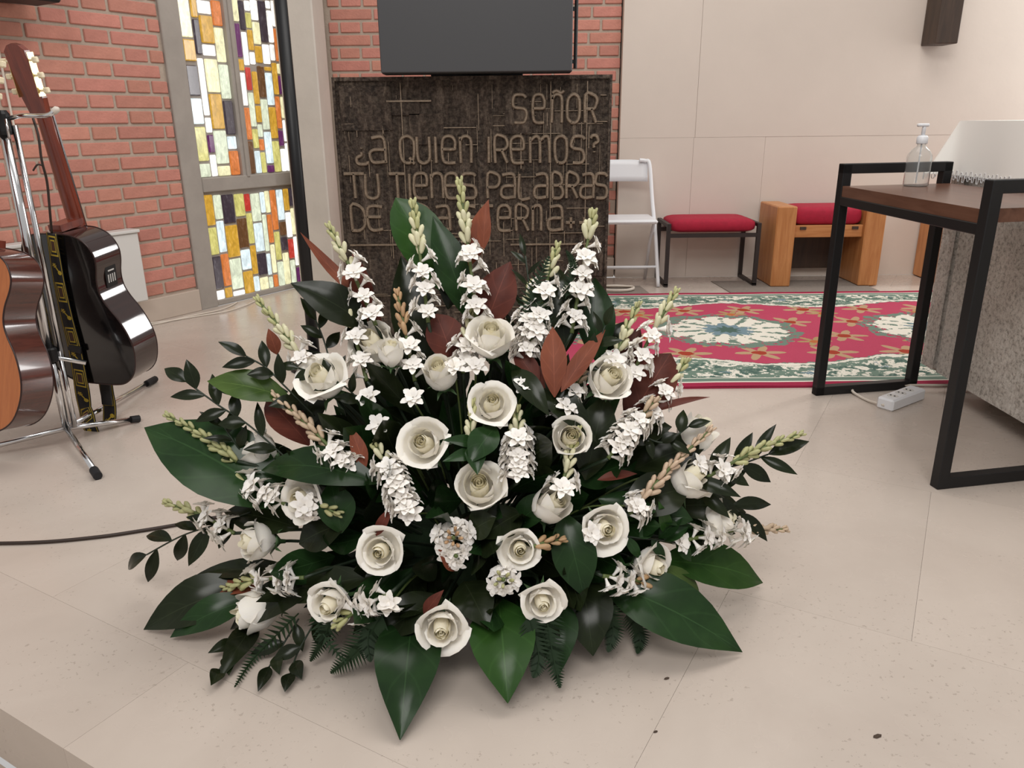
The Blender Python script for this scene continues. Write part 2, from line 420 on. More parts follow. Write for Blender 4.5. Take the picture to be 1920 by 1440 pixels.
while c0 < 6:
    wd = .24 if k == 0 else .72; off = -1.13 if k == 0 else (-1.563 + (.35 if k % 2 == 0 else 0)); ln = 1.25
    i = -6
    while i < 8:
        a0 = off + i * ln; g = .00025
        q = [E1 * (a0 + g) + EN * (c0 + g), E1 * (a0 + ln - g) + EN * (c0 + g), E1 * (a0 + ln - g) + EN * (c0 + wd - g), E1 * (a0 + g) + EN * (c0 + wd - g)]
        for n, d in lims: q = clip(q, n, d) if len(q) > 2 else []
        if len(q) > 2:
            mb = MB(); lo = -.13 if k == 0 else -.012
            mb.prism([p + V((0, 0, lo)) for p in q], (0, 0, -lo)); part('floor_slab' if k else 'step_nosing', mb, 'floor_stone', floor)
        i += 1
    c0 += wd; k += 1
low = clip(base, -EN, -STEP - .0)
for n, d in lims: low = clip(low, n, d)
struct('floor_lower', MB().prism([p + V((0, 0, -.15)) for p in low], (0, 0, -.08)), 'lower_stone')
# --- left brick wall
mb = MB(); wbox(mb, -3.1, -.345, -.25, -.012, 0, 3.0)
wall_left = struct('wall_left', mb, 'mortar')
BL, BH, BT, JT = .24, .055, .05, .0145
brick_me, = [MB().box((0, -.04, 0), (BL, -.004, BH), .004).mesh('brick', 'brick')]
head_me = MB().box((0, -.04, 0), (.114, -.004, BH), .004).mesh('brick', 'brick')
def brickwall(parent, mtx, s0, s1, z0, rows, phase, skip=None):
    for r in range(rows):
        z = z0 + r * (BH + JT); x = s0 - ((r * .183 + phase) % .379); k = 0
        while x < s1:
            L = BL if k % 2 == 0 else .114
            a, b_ = max(x, s0), min(x + L, s1)
            if b_ - a > .02 and not (skip and skip(a, b_, z)):
                if abs(b_ - a - L) < 1e-6:
                    link('brick', brick_me if L == BL else head_me, parent, mtx @ M4.Translation((a, random.uniform(-.002, .002), z)))
                else:
                    link('brick', MB().box((0, -.04, 0), (b_ - a, -.004, BH), .004).mesh('brick', 'brick'), parent, mtx @ M4.Translation((a, 0, z)))
            x += L + JT; k += 1
brickwall(wall_left, WM, -2.0, -.348, .128, 24, .06, skip=lambda a, b_, z: b_ < -1.55 and z > 1.4)
mb = MB(); wbox(mb, -3.1, -.345, -.03, .012, 0, .116, .003); struct('baseboard_left', mb, 'plinth')
# --- stained glass window
win = link('window_1', None); win['kind'] = 'structure'; win.location = wl(.05, 0)
def wpart(name, m, *boxes, **kw):
    mb = MB()
    for q in boxes: wbox(mb, *q, kw.get('ch', .004))
    return part(name, mb, m, win)
wpart('jamb', 'concrete', (-.345, -.232, -.22, .006, 0, 3.0))
wpart('jamb', 'concrete', (.43, .50, -.22, .0, 0, 3.0))
wpart('mullion', 'concrete', (.042, .100, -.10, .004, .675, 3.0))
wpart('mullion_bead', 'concrete', (.062, .082, .0, .014, .675, 3.0))
wpart('transom', 'concrete', (-.232, .43, -.12, .008, .612, .685))
wpart('sill', 'concrete', (-.232, .43, -.12, -.002, 0, .03))
wpart('lead_bed', 'concrete', (-.232, .43, -.065, -.02, .03, 3.0), ch=0)
def panes(xs_px, ytop, ybot, s0, s1, cols, ztop=None, zlo=None):
    tot = sum(wd for wd, _ in cols); s = s0
    for wd, pcs in cols:
        sw = (s1 - s0) * wd / tot; sc = s + sw / 2
        def zof(yz):               # zoom row -> height at this column
            lo_, hi_ = -1., 4.
            ty = yz / 2.482
            for _ in range(40):
                mid = (lo_ + hi_) / 2; p = CW.transposed() @ (wl(sc, mid, -.01) - CAMP); y = 720 - FPX * p[1] / p[2]
                if y > ty: lo_ = mid
                else: hi_ = mid
            return lo_
        for k, (y0, y1, c) in enumerate(pcs):
            z1, z0 = zof(y0 + 3), zof(y1 - 3)
            if ztop and k == 0: z1 = max(z1, ztop - random.uniform(0, .12))
            if zlo is not None and k == len(pcs) - 1: z0 = zlo
            g = .004
            mb = MB(); wbox(mb, s + g, s + sw - g, -.03, -.011 + random.uniform(-.003, .003), z0, z1, .004)
            part('pane', mb, 'glass_' + c, win)
            if ztop and k == 0:
                zz = z1 + .01
                while zz < 1.95:
                    h = random.uniform(.08, .22); mb = MB(); wbox(mb, s + g, s + sw - g, -.03, -.011, zz, zz + h, .004)
                    part('pane', mb, 'glass_' + random.choice('wyaogbdvw'), win); zz += h + .01
        s += sw
def pc(t): return [(int(a), int(b_), c) for a, b_, c in (q.replace('-', ' ').split() for q in t.split(','))]
panes(None, 0, 0, -.228, .040, [
    (55, pc('0-175 y,180-285 a,300-447 d,455-580 b,588-752 v,760-808 g')), (30, pc('0-82 a,86-255 d,268-540 w,545-620 w,625-712 p,718-802 w')),
    (60, pc('0-66 w,70-203 a,205-262 w,272-432 y,435-602 a,605-764 g,770-826 y')), (46, pc('0-122 o,126-292 y,298-462 g,466-628 d,632-696 b,700-818 o'))], ztop=1.6, zlo=.69)
panes(None, 0, 0, .102, .426, [
    (30, pc('0-100 y,105-268 p,272-330 a,335-494 w,498-652 o,656-792 n')), (26, pc('0-142 d,146-306 w,310-422 r,428-592 g,598-692 v,700-810 b')),
    (25, pc('0-52 w,56-132 v,136-236 a,240-302 w,330-486 a,490-572 a,576-640 g,645-702 o,706-800 v')), (33, pc('0-96 w,100-208 y,211-294 a,305-456 n,460-606 g,611-762 b,766-790 p')),
    (34, pc('0-198 d,204-300 w,308-332 a,336-492 b,496-646 a,654-796 v')), (24, pc('0-42 w,46-200 w,204-284 w,290-442 a,446-600 o,604-682 p,690-770 w')),
    (30, pc('0-126 w,130-288 o,294-346 y,350-442 p,448-552 y,556-660 w,664-800 w'))], ztop=1.6, zlo=.69)
panes(None, 0, 0, -.228, .426, [
    (40, pc('905-1052 a,1058-1188 v,1192-1346 d,1350-1425 w')), (33, pc('905-1022 g,1026-1176 b,1180-1332 o,1336-1412 a')), (52, pc('903-1042 d,1046-1198 a,1202-1346 g,1350-1412 w')),
    (43, pc('900-1008 v,1014-1156 n,1160-1256 b,1260-1388 a')), (27, pc('900-986 r,990-1136 v,1140-1278 a,1284-1386 b')), (42, pc('898-1032 g,1036-1172 b,1176-1282 d,1288-1372 y')),
    (22, pc('892-992 b,996-1172 g,1178-1282 b,1286-1362 g')), (24, pc('886-992 y,996-1132 o,1136-1272 y,1276-1352 o')), (30, pc('882-1072 o,1076-1212 v,1216-1342 g')),
    (33, pc('880-1026 b,1030-1096 n,1100-1168 d,1174-1305 y')), (27, pc('876-982 a,986-1106 w,1110-1204 r,1208-1300 g')), (34, pc('872-962 d,966-1092 y,1098-1236 w,1240-1300 p'))], zlo=.03)
# --- pillar between window and brick
struct('pillar', MB().box((-1.27, 4.62, 0), (-1.06, 4.9, 3.0), .008), 'pillar_concrete')
# --- rear brick wall, white slab wall
wall_back = struct('wall_back', MB().box((-1.3, 4.962, 0), (.66, 5.2, 3.0)), 'mortar')
BM = M4(((1, 0, 0, 0), (0, -1, 0, 4.95), (0, 0, 1, 0), (0, 0, 0, 1)))
brickwall(wall_back, BM, -1.05, .662, .135, 22, .12, skip=lambda a, b_, z: -.5 < a and b_ < .22 and z < 1.0)
struct('baseboard_back', MB().box((-1.05, 4.93, 0), (.66, 4.962, .122), .003), 'plinth')
wall_right = struct('wall_right', MB().box((.668, 4.93, 0), (3.6, 5.2, 3.0)), 'wall_joint')
for z0, z1, xs in ((0, .85, (.668, 1.116, 1.55, 2.9, 3.6)), (.85, 1.72, (.668, 1.122, 3.6)), (1.72, 3.0, (.668, 1.122, 3.6))):
    for a, b_ in zip(xs, xs[1:]):
        part('panel', MB().box((a + .0006, 4.905 + random.uniform(-.001, .001), z0 + .0004), (b_ - .0006, 4.932, z1 - .0004), .0006), 'white_wall', wall_right)
# ================================================================== PLAQUE AND SCREEN
PY = 3.5
pl = thing('relief_plaque', 'dark bronze relief slab with raised lettering standing behind the flowers', 'plaque', (-.155, PY, 0))
part('slab', MB().box((-.745, PY, .0105), (.436, PY + .14, 1.135), .004), 'bronze', pl)
part('foot', MB().box((-.7, PY + .03, 0), (-.5, PY + .12, .011)), 'bronze', pl)
part('rim', MB().box((-.745, PY - .012, 1.12), (.436, PY, 1.135)).box((.424, PY - .012, .0105), (.436, PY, 1.12)).box((-.745, PY - .012, .0105), (-.733, PY, 1.12)), 'bronze', pl)
GL = {'S': [[(1, .9), (.8, 1), (.2, 1), (0, .85), (0, .65), (.2, .55), (.8, .5), (1, .35), (1, .15), (.8, 0), (.1, 0)]],
 'e': [[(0, .52), (.85, .52), (.95, .6), (.95, .8), (.75, 1), (.25, 1), (0, .8), (0, .2), (.25, 0), (.95, 0)]],
 'E': [[(1, .95), (.3, 1), (0, .8), (0, .2), (.3, 0), (1, .05)], [(0, .55), (.9, .55)]],
 'n': [[(0, 0), (0, 1)], [(0, .85), (.3, 1), (.75, 1), (1, .8), (1, 0)]],
 'O': [[(.3, 0), (.7, 0), (1, .2), (1, .8), (.7, 1), (.3, 1), (0, .8), (0, .2), (.3, 0)]],
 'R': [[(0, 0), (0, 1), (.7, 1), (1, .85), (1, .65), (.7, .5), (0, .5)], [(.5, .5), (1, 0)]],
 'a': [[(.1, .95), (.75, 1), (1, .8), (1, 0)], [(1, .5), (.3, .5), (0, .38), (0, .12), (.3, 0), (1, .05)]],
 'Q': [[(.3, 0), (.7, 0), (1, .2), (1, .8), (.7, 1), (.3, 1), (0, .8), (0, .2), (.3, 0)], [(.6, .2), (1, -.05)]],
 'U': [[(0, 1), (0, .2), (.3, 0), (.7, 0), (1, .2), (1, 1)]], 'i': [[(.5, 0), (.5, 1)]],
 'm': [[(0, 0), (0, 1)], [(0, .85), (.2, 1), (.4, 1), (.5, .8), (.5, 0)], [(.5, .85), (.7, 1), (.9, 1), (1, .8), (1, 0)]],
 'T': [[(0, 1), (1, 1)], [(.5, 1), (.5, 0)]], 'P': [[(0, 0), (0, 1), (.7, 1), (1, .85), (1, .6), (.7, .45), (0, .45)]],
 'L': [[(0, 1), (0, 0), (1, 0)]], 'B': [[(0, 0), (0, 1), (.65, 1), (.9, .85), (.9, .65), (.6, .53), (0, .53)], [(.6, .53), (1, .38), (1, .15), (.7, 0), (0, 0)]],
 'D': [[(0, 0), (0, 1), (.6, 1), (1, .75), (1, .25), (.6, 0), (0, 0)]], 'V': [[(0, 1), (.5, 0), (1, 1)]],
 '?': [[(0, .85), (.25, 1), (.75, 1), (1, .85), (1, .65), (.55, .5), (.55, .3)], [(.5, .08), (.6, .02)]],
 '¿': [[(1, .15), (.75, 0), (.25, 0), (0, .15), (0, .4), (.45, .55), (.45, .75)], [(.45, .95), (.5, 1)]],
 '+': [[(.5, 0), (.5, 1)], [(0, .5), (1, .5)]], '~': [[(0, .2), (.3, .9), (.7, .2), (1, .9)]]}
ROWS = [(130, 308, [('S', 1240, 1325), ('e', 1370, 1445), ('n', 1490, 1555), ('O', 1592, 1668), ('R', 1705, 1778)]), (100, 122, [('~', 1495, 1570)]),
 (398, 566, [('a', 330, 415), ('Q', 525, 600), ('U', 632, 700), ('i', 722, 770), ('e', 790, 872), ('n', 905, 970), ('i', 1060, 1110), ('R', 1130, 1202), ('e', 1230, 1312), ('m', 1352, 1475), ('O', 1510, 1585), ('S', 1615, 1698)]),
 (392, 500, [('?', 1735, 1785)]), (470, 575, [('¿', 240, 308)]),
 (636, 792, [('T', 168, 285), ('U', 302, 372), ('T', 455, 545), ('i', 555, 600), ('e', 612, 692), ('n', 722, 786), ('e', 812, 884), ('S', 915, 1000), ('P', 1080, 1150), ('a', 1168, 1250), ('L', 1282, 1350), ('a', 1380, 1460), ('B', 1495, 1560), ('R', 1585, 1655), ('a', 1676, 1756), ('S', 1768, 1845)]),
 (842, 1000, [('D', 212, 285), ('E', 315, 400), ('V', 475, 545), ('i', 560, 600), ('D', 625, 705), ('a', 745, 830), ('E', 930, 1000), ('T', 1035, 1115), ('e', 1145, 1226), ('R', 1262, 1336), ('n', 1366, 1424), ('a', 1466, 1556)]), (915, 985, [('+', 1580, 1640), ('+', 1665, 1725)])]
for y0, y1, ls in ROWS:
    for ch_, x0, x1 in ls:
        mb = MB()
        A = aty(600 + x0 / 3.4286, 140 + y1 / 3.4286, PY); B_ = aty(600 + x1 / 3.4286, 140 + y0 / 3.4286, PY)
        for st in GL[ch_]:
            pts = [V((A.x + (B_.x - A.x) * u + random.uniform(-.002, .002), PY - .007, A.z + (B_.z - A.z) * v_)) for u, v_ in st]
            mb.tube(catmull(pts, 3) if len(pts) > 2 else pts, .0075, 6)
        part('letter', mb, 'bronze_letter', pl)
mb = MB()
for _ in range(190):
    x, z = random.uniform(-.72, .41), random.uniform(.05, 1.08); L = random.uniform(.02, .16); t = random.uniform(.0015, .004)
    if random.random() < .62: mb.box((x, PY - random.uniform(.003, .009), z), (x + t, PY, min(z + L, 1.1)))
    else: mb.box((x, PY - random.uniform(.003, .009), z), (min(x + L, .42), PY, z + t))
for z, x0, x1 in ((.43, -.72, -.45), (.44, -.36, -.1), (.425, 0, .41), (1.035, -.52, -.33)): mb.box((x0, PY - .012, z), (x1, PY, z + .007))
for x in (.175, .33, -.46): mb.box((x, PY - .009, .3), (x + .004, PY, 1.11))
o = part('relief_ridges', mb, 'bronze_letter', pl); o['kind'] = 'stuff'
for x0, x1, z0, z1 in ((-.72, -.5, .92, 1.1), (-.5, -.38, .98, 1.05), (-.43, -.28, .86, .99), (-.02, .1, .9, 1.0), (-.66, -.6, .55, .75), (-.14, -.09, .6, .83), (.28, .42, .28, .4), (-.5, -.35, .25, .42)):
    part('relief_block', MB().box((x0, PY - .008, z0), (x1, PY + .001, z1), .003), 'bronze', pl)
sc = thing('flat_screen', 'large dark grey flat screen just above the bronze lettered slab', 'screen', (-.135, PY + .03, 1.135))
part('panel', MB().box((-.519, PY - .115, 1.1445), (.258, PY - .085, 1.61), .003), 'screen', sc)
part('bezel', MB().box((-.521, PY - .085, 1.1415), (.260, PY + .015, 1.613), .004), 'black_plastic', sc)
part('stand_foot', MB().box((-.33, PY + .02, 1.135), (.06, PY + .12, 1.15), .003).box((-.2, PY + .015, 1.14), (-.07, PY + .05, 1.4), .003), 'black_plastic', sc)
part('side_bracket', MB().tube([(.279, PY + .0, 1.16), (.281, PY + .0, 1.42)], .008, 8).box((.26, PY - .005, 1.18), (.285, PY + .01, 1.195)).box((.26, PY - .005, 1.38), (.285, PY + .01, 1.395)), 'black_metal', sc)
# ================================================================== BLACK POLE, RADIATOR, WALL SPEAKER
p = gp(592, 690); po = thing('pole_stand', 'slim black floor pole in front of the pale concrete pillar', 'stand', p)
part('pole', MB().tube([p + V((0, 0, .012)), p + V((0, 0, 1.45))], .0225, 12).tube([p + V((0, 0, 1.45)), p + V((0, 0, 1.95))], .018, 12), 'black_metal', po, True)
part('collar', MB().lathe([(.03, 1.42), (.032, 1.43), (.032, 1.47), (.03, 1.48)], 14, M4.Translation(p)), 'black_plastic', po)
part('base', MB().lathe([(.1, 0), (.1, .008), (.095, .012), (.02, .016)], 24, M4.Translation(p)), 'black_metal', po)
ra = thing('radiator', 'white wall-hung radiator panel on the brick wall behind the guitars', 'radiator', wl(-1.25, .13, .05))
mb = MB(); wbox(mb, -1.85, -.69, .02, .085, .13, .465, .006); part('panel', mb, 'white_paint', ra)
mb = MB(); wbox(mb, -1.86, -.685, .012, .095, .465, .48, .003); part('top_grille', mb, 'white_paint', ra)
for s in (-1.7, -.85): mb = MB(); wbox(mb, s, s + .03, -.002, .03, .2, .4); part('bracket', mb, 'white_paint', ra)
spk = thing('wall_speaker', 'black box speaker high on the brick wall at the left edge', 'speaker', wl(-1.17, 1.43, .1))
mb = MB(); wbox(mb, -1.4, -.955, .06, .24, 1.425, 1.85, .008); part('cabinet', mb, 'black_plastic', spk)
mb = MB(); wbox(mb, -1.38, -.975, .238, .246, 1.44, 1.83, .003); part('grille', mb, 'rubber', spk)
mb = MB(); wbox(mb, -1.22, -1.14, -.005, .065, 1.55, 1.7); part('bracket', mb, 'black_metal', spk)
pth = catmull([wl(-1.13, 1.43, .08), wl(-1.125, 1.30, .02), wl(-1.122, 1.1, .006), wl(-1.12, .8, .006), wl(-1.12, .5, .02)], 5)
single('speaker_cable', MB().tube(pth, .005, 6), 'white_cable', 'thin white cable hanging down the brick wall from the black speaker', 'cable', wl(-1.12, .5, .01), True)
# ================================================================== RIGHT SIDE FURNITURE
struct_rug = MB()
def rugf(u, v_): return V((RX0 + (RX1 - RX0) * u, RY0 + (RY1 - RY0) * v_, .009 + .001 * math.sin(u * 37 + v_ * 11)))
struct_rug.grid(rugf, 26, 16).box((RX0, RY0, .0005), (RX1, RY1, .0078))
single('carpet', struct_rug, 'rug', 'red patterned runner carpet with green and white borders', 'carpet', (1.6, 3.55, 0))
mm = thing('floor_mat', 'dark grey mat under the orange wooden armchair', 'mat', (1.8, 4.6, 0))
part('mat_sheet', MB().prism([(1.27, 4.40, .0005), (2.13, 4.40, .0005), (2.13, 4.74, .0005), (1.24, 4.74, .0005)], (0, 0, .004)), 'grey_mat', mm)
single('floor_mat', MB().prism([(.35, 4.40, .0005), (.80, 4.40, .0005), (.78, 4.62, .0005), (.35, 4.62, .0005)], (0, 0, .004)), 'grey_mat', 'small dark grey mat lying under the coiled white cable', 'mat', (.55, 4.5, 0))
lp = [V((.62 + .105 * math.cos(a), 4.50 + .075 * math.sin(a), .012 + .0006 * a)) for a in [i * .35 for i in range(38)]] + [V((.4, 4.6, .012)), V((.3, 4.75, .012))]
single('cable', MB().tube(lp, .006, 6), 'white_cable', 'white cable coiled in a loop on the floor below the folding chair', 'cable', (.6, 4.52, .006), True)
# --- folding chair
fc = thing('folding_chair', 'white metal and plastic folding chair half hidden behind the bronze slab', 'chair', (.64, 4.66, 0))
def fcp(x, y, z): return V((.645 + x, 4.60 + y, z))
for sg in (-1, 1):
    part('back_leg_frame', MB().tube(catmull([fcp(sg * .13, .20, .726), fcp(sg * .165, .20, .722), fcp(sg * .19, .19, .70), fcp(sg * .205, .13, .5), fcp(sg * .22, .05, .3), fcp(sg * .24, -.01, .003)], 6), .0115, 10), 'white_plastic', fc, True)
    part('rear_leg', MB().tube([fcp(sg * .2, .0, .385), fcp(sg * .2, .12, .25), fcp(sg * .2, .24, .003)], .010, 10), 'white_plastic', fc, True)
def bk(u, v_): x = (u - .5) * .36; return fcp(x, .20 + .03 * (1 - (2 * u - 1) ** 2) - .02 * (1 - v_), .605 + .125 * v_ - .012 * (2 * u - 1) ** 4 * v_)
o = part('backrest', MB().grid(bk, 10, 4), 'white_plastic', fc, True); md = o.modifiers.new('t', 'SOLIDIFY'); md.thickness = .014
o = part('seat', MB().box(fcp(-.205, -.10, .385), fcp(.205, .20, .41), .01), 'white_plastic', fc)
part('front_brace', MB().tube([fcp(-.232, .01, .12), fcp(.232, .01, .12)], .008, 8), 'white_plastic', fc, True)
part('rear_brace', MB().tube([fcp(-.2, .2, .08), fcp(.2, .2, .08)], .008, 8), 'white_plastic', fc, True)
# --- red stool
st = thing('stool', 'low black-framed stool with flat red cushion beside the folding chair', 'stool', (1.19, 4.78, 0))
for x in (.93, 1.46):
    part('side_frame', MB().box((x - .011, 4.58, .012), (x + .011, 4.602, .375)).box((x - .011, 4.98 - .1, .012), (x + .011, 4.902 - .0, .375)).box((x - .011, 4.58, 0), (x + .011, 4.90, .02)).box((x - .011, 4.602, .355), (x + .011, 4.88, .375)), 'dark_brown_metal', st)
for y in (4.585, 4.885): part('rail', MB().box((.941, y - .004, .295), (1.449, y + .012, .318)), 'dark_brown_metal', st)
def cushion(mb, x0, x1, y0, y1, z0, z1, n=2.0, e=.35):
    def f(u, v_):
        th = 2 * math.pi * u; ph = math.pi * (v_ - .5)
        sg = lambda q, p: math.copysign(abs(q) ** p, q)
        return V(((x0 + x1) / 2 + (x1 - x0) / 2 * sg(math.cos(th), e * .5) * sg(math.cos(ph), e), (y0 + y1) / 2 + (y1 - y0) / 2 * sg(math.sin(th), e * .5) * sg(math.cos(ph), e), (z0 + z1) / 2 + (z1 - z0) / 2 * sg(math.sin(ph), .6)))
    return mb.grid(f, 32, 10)
part('cushion', cushion(MB(), .945, 1.447, 4.585, 4.90, .318, .402), 'red_cloth', st, True)
# --- wooden armchairs
def armchair(x0, y0, label, red):
    t = thing('armchair', label, 'armchair', (x0 + .31, y0 + .18, 0))
    for xa, xb in ((x0, x0 + .115), (x0 + .52, x0 + .635)):
        o = part('side_panel', MB().box((xa, y0, .0045), (xb, y0 + .33, .472), .006), 'orange_wood', t)
    part('seat_rail', MB().box((x0 + .115, y0 + .03, .29), (x0 + .52, y0 + .06, .36), .003), 'orange_wood_rail', t)
    for xx in (x0 + .15, x0 + .455): part('joint_plug', MB().box((xx, y0 + .022, .336), (xx + .035, y0 + .032, .352)), 'dark_wood', t)
    part('seat_board', MB().box((x0 + .115, y0 + .06, .335), (x0 + .52, y0 + .33, .355)), 'orange_wood_rail', t)
    part('back_board', MB().box((x0 + .115, y0 + .30, .06), (x0 + .52, y0 + .33, .335)), 'dark_wood', t)
    part('cushion', cushion(MB(), x0 + .12, x0 + .515, y0 + .035, y0 + .32, .355, .465, e=.3), 'red_cloth', t, True)
armchair(1.545, 4.545, 'orange wooden armchair with red cushion beside the low red stool', True)
armchair(2.56, 4.56, 'orange wooden armchair mostly hidden behind the stone altar', True)
# --- hanging cross
cr = thing('wall_cross', 'dark wooden beam of a cross hanging on the white wall', 'cross', (2.47, 4.85, 1.345))
part('upright', MB().box((2.405, 4.74, 1.345), (2.535, 4.90, 2.9), .004), 'dark_wood', cr)
part('crossbar', MB().box((1.95, 4.76, 2.35), (2.99, 4.90, 2.48), .004), 'dark_wood', cr)
# --- altar
al = thing('altar', 'rough grey stone altar block at the right edge', 'altar', (2.6, 2.0, 0))
def rough(p0, du, dv, nu, nv, nrm, amp, seed):
    rnd = random.Random(seed); j = [[rnd.uniform(-1, 1) for _ in range(nu + 1)] for _ in range(nv + 1)]
    return lambda u, v_: V(p0) + V(du) * u + V(dv) * v_ + V(nrm) * (amp * j[round(v_ * nv)][round(u * nu)] if 0 < u < 1 and 0 < v_ < 1 else 0)
for ya, yb in ((1.1, 2.69), (2.705, 2.80)):
    mb = MB().box((1.552, ya + .003, .065), (3.5, yb - .003, .90), .012)
    mb.grid(rough((1.549, yb - .005, .07), (0, ya - yb + .01, 0), (0, 0, .82), 40 if yb < 2.7 else 4, 22, (1, 0, 0), .004, 3), 40 if yb < 2.7 else 4, 22)
    part('stone_block', mb, 'altar_stone', al)
part('joint_core', MB().box((1.575, 2.66, .075), (3.4, 2.75, .89)), 'altar_stone', al)
part('plinth', MB().box((1.75, 1.2, 0), (3.4, 2.68, .07)), 'concrete', al)
# cloth over the altar
acl = thing('altar_cloth', 'white altar cloth with lace hem draped over the stone altar', 'cloth', (2.5, 2.0, .9))
def clothm(u, v_):                                  # v: 0 lace hem .. 1 top edge; u along the left drop, then around the far side
    L1, L2 = 1.66, 1.9; tot = L1 + .12 + L2; d = u * tot; z = .762 + .176 * v_
    fl = (1 - v_) * (.010 + .006 * math.sin(d * 16)); rr = .03 + fl
    if d < L1: return V((1.548 - rr + .022, 1.12 + d, z))
    if d < L1 + .12:
        a = (d - L1) / .12 * math.pi / 2; flare = (1 - v_) * .07 * math.sin(2 * a)
        return V((1.57 - (rr + flare) * math.cos(a), 2.78 + (rr + flare) * math.sin(a), z))
    return V((1.57 + d - L1 - .12, 2.78 + rr + .012 * math.sin(d * 12) * (1 - v_), z))
MBc = MB().grid(clothm, 150, 10)
top_pts = [clothm(i / 150, 1) for i in range(151)]
o = part('drop', MBc, 'lace', acl, True)
mb = MB(); mb.prism([V((p.x, p.y, .933)) for p in top_pts] + [V((3.47, 1.12, .933))], (0, 0, .006)); part('top', mb, 'lace', acl)
mb = MB()
for i in range(0, 300):
    q = clothm(i / 300, 0); r_ = .008 + .003 * (i % 3)
    qn = clothm(min(1, i / 300 + .002), 0); t_ = (qn - q)
    if t_.length < 1e-6: continue
    t_.normalize(); c = q + V((0, 0, -.009 + .012 * (i % 2)))
    mb.tube([c + t_ * (.006 * math.cos(a)) + V((0, 0, r_ * math.sin(a))) for a in [k * math.pi / 3 for k in range(6)]], .0016, 4, True)
o = part('lace_hem', mb, 'lace_thread', acl); o['kind'] = 'stuff'
# --- console table
tb = thing('console_table', 'black steel framed side table with brown wooden top in front of the altar', 'table', (1.32, 2.3, 0))
NA, NB = V((1.155, 1.895, 0)), V((1.525, 1.965, 0)); FA, FB = V((1.112, 2.65, 0)), V((1.478, 2.713, 0)); TW = .016
def bar(mb, a, b_, w=TW, w2=None):
    a, b_ = V(a), V(b_); z = (b_ - a); return mb.box((-w, -(w2 or w), 0), ((w), (w2 or w), z.length), .002, frame_m(a, z, (FB - FA) if abs(z.normalized().z) > .7 else (0, 0, 1)))
for a, b_ in ((NA, NB), (FA, FB)):
    z = V((0, 0, 1)); ex = (b_ - a).normalized() * TW
    mb = MB(); bar(mb, a, a + z * .808); bar(mb, b_, b_ + z * .808); bar(mb, a - ex + z * .016, b_ + ex + z * .016); bar(mb, a - ex + z * .793, b_ + ex + z * .793)
    part('end_frame', mb, 'black_metal', tb)
for a, b_ in ((NA, FA), (NB, FB)):
    mb = MB(); bar(mb, a + V((0, 0, .690)), b_ + V((0, 0, .690)), .014); part('rail', mb, 'black_metal', tb)
ins = .018; dy = (FA - NA).normalized(); dx = (NB - NA).normalized()
q = [NA - dx * .012 + dy * ins, NB + dx * .012 + dy * ins, FB + dx * .012 - dy * ins, FA - dx * .012 - dy * ins]
part('table_top', MB().prism([p + V((0, 0, .7045)) for p in q], (0, 0, .034)), 'table_wood', tb)
# --- sanitizer bottle
bpz = .7387; bp_ = gp(1716, 349, bpz); bp_.z = bpz
mat('clear_plastic', (.93, .95, .95), .05, trans=.95); MAT['clear_plastic'].node_tree.nodes['Principled BSDF'].inputs['IOR'].default_value = 1.25
bo = thing('pump_bottle', 'clear plastic hand gel bottle with white pump on the table', 'bottle', bp_)
BMx = M4.Translation(bp_)
part('bottle_body', MB().lathe([(.034, 0), (.038, .004), (.038, .085), (.036, .098), (.028, .112), (.016, .122), (.013, .126), (.013, .134)], 24, BMx), 'clear_plastic', bo, True).modifiers.new('t', 'SOLIDIFY').thickness = .0016
part('pump_collar', MB().lathe([(.016, .132), (.017, .134), (.017, .152), (.012, .158)], 20, BMx), 'white_plastic', bo, True)
part('pump_stem', MB().lathe([(.006, .156), (.006, .18), (.005, .185)], 12, BMx), 'white_plastic', bo, True)
part('pump_head', MB().box((-.022, -.008, .184), (.014, .008, .194), .003, BMx), 'white_plastic', bo)
part('dip_tube', MB().tube([bp_ + V((0, 0, .01)), bp_ + V((0, 0, .134))], .0025, 6), 'white_plastic', bo)
# --- power strip
ps = gp(1688, 757); sv = (gp(1728, 738) - gp(1648, 768)).normalized(); PSM = frame_m(ps, (0, 0, 1), sv)
pw = thing('power_strip', 'white socket strip lying on the floor under the table', 'socket', ps)
part('housing', MB().box((-.105, -.03, 0), (.105, .03, .042), .006, PSM), 'white_plastic', pw)
for i in range(3):
    c = PSM @ M4.Translation((-.06 + i * .05, 0, .0425))
    part('socket', MB().lathe([(.018, -.001), (.018, .0012), (.013, .0014), (.012, .0006)], 16, c), 'white_paint', pw)
    for sx in (-1, 1): part('socket_hole', MB().lathe([(.003, 0), (.003, .0022)], 8, c @ M4.Translation((0, sx * .007, 0))), 'black_plastic', pw)
cab = [PSM @ V((-.105, 0, .018)), gp(1630, 752, .006), gp(1610, 742, .006), gp(1598, 732, .012), gp(1612, 726, .016), gp(1660, 723, .016), gp(1720, 722, .016), gp(1780, 722, .016), gp(1830, 720, .016)]
single('power_cable', MB().tube(catmull(cab, 6), .005, 6), 'white_cable', 'pale cable curling from the white socket strip over the carpet', 'cable', gp(1630, 752), True)
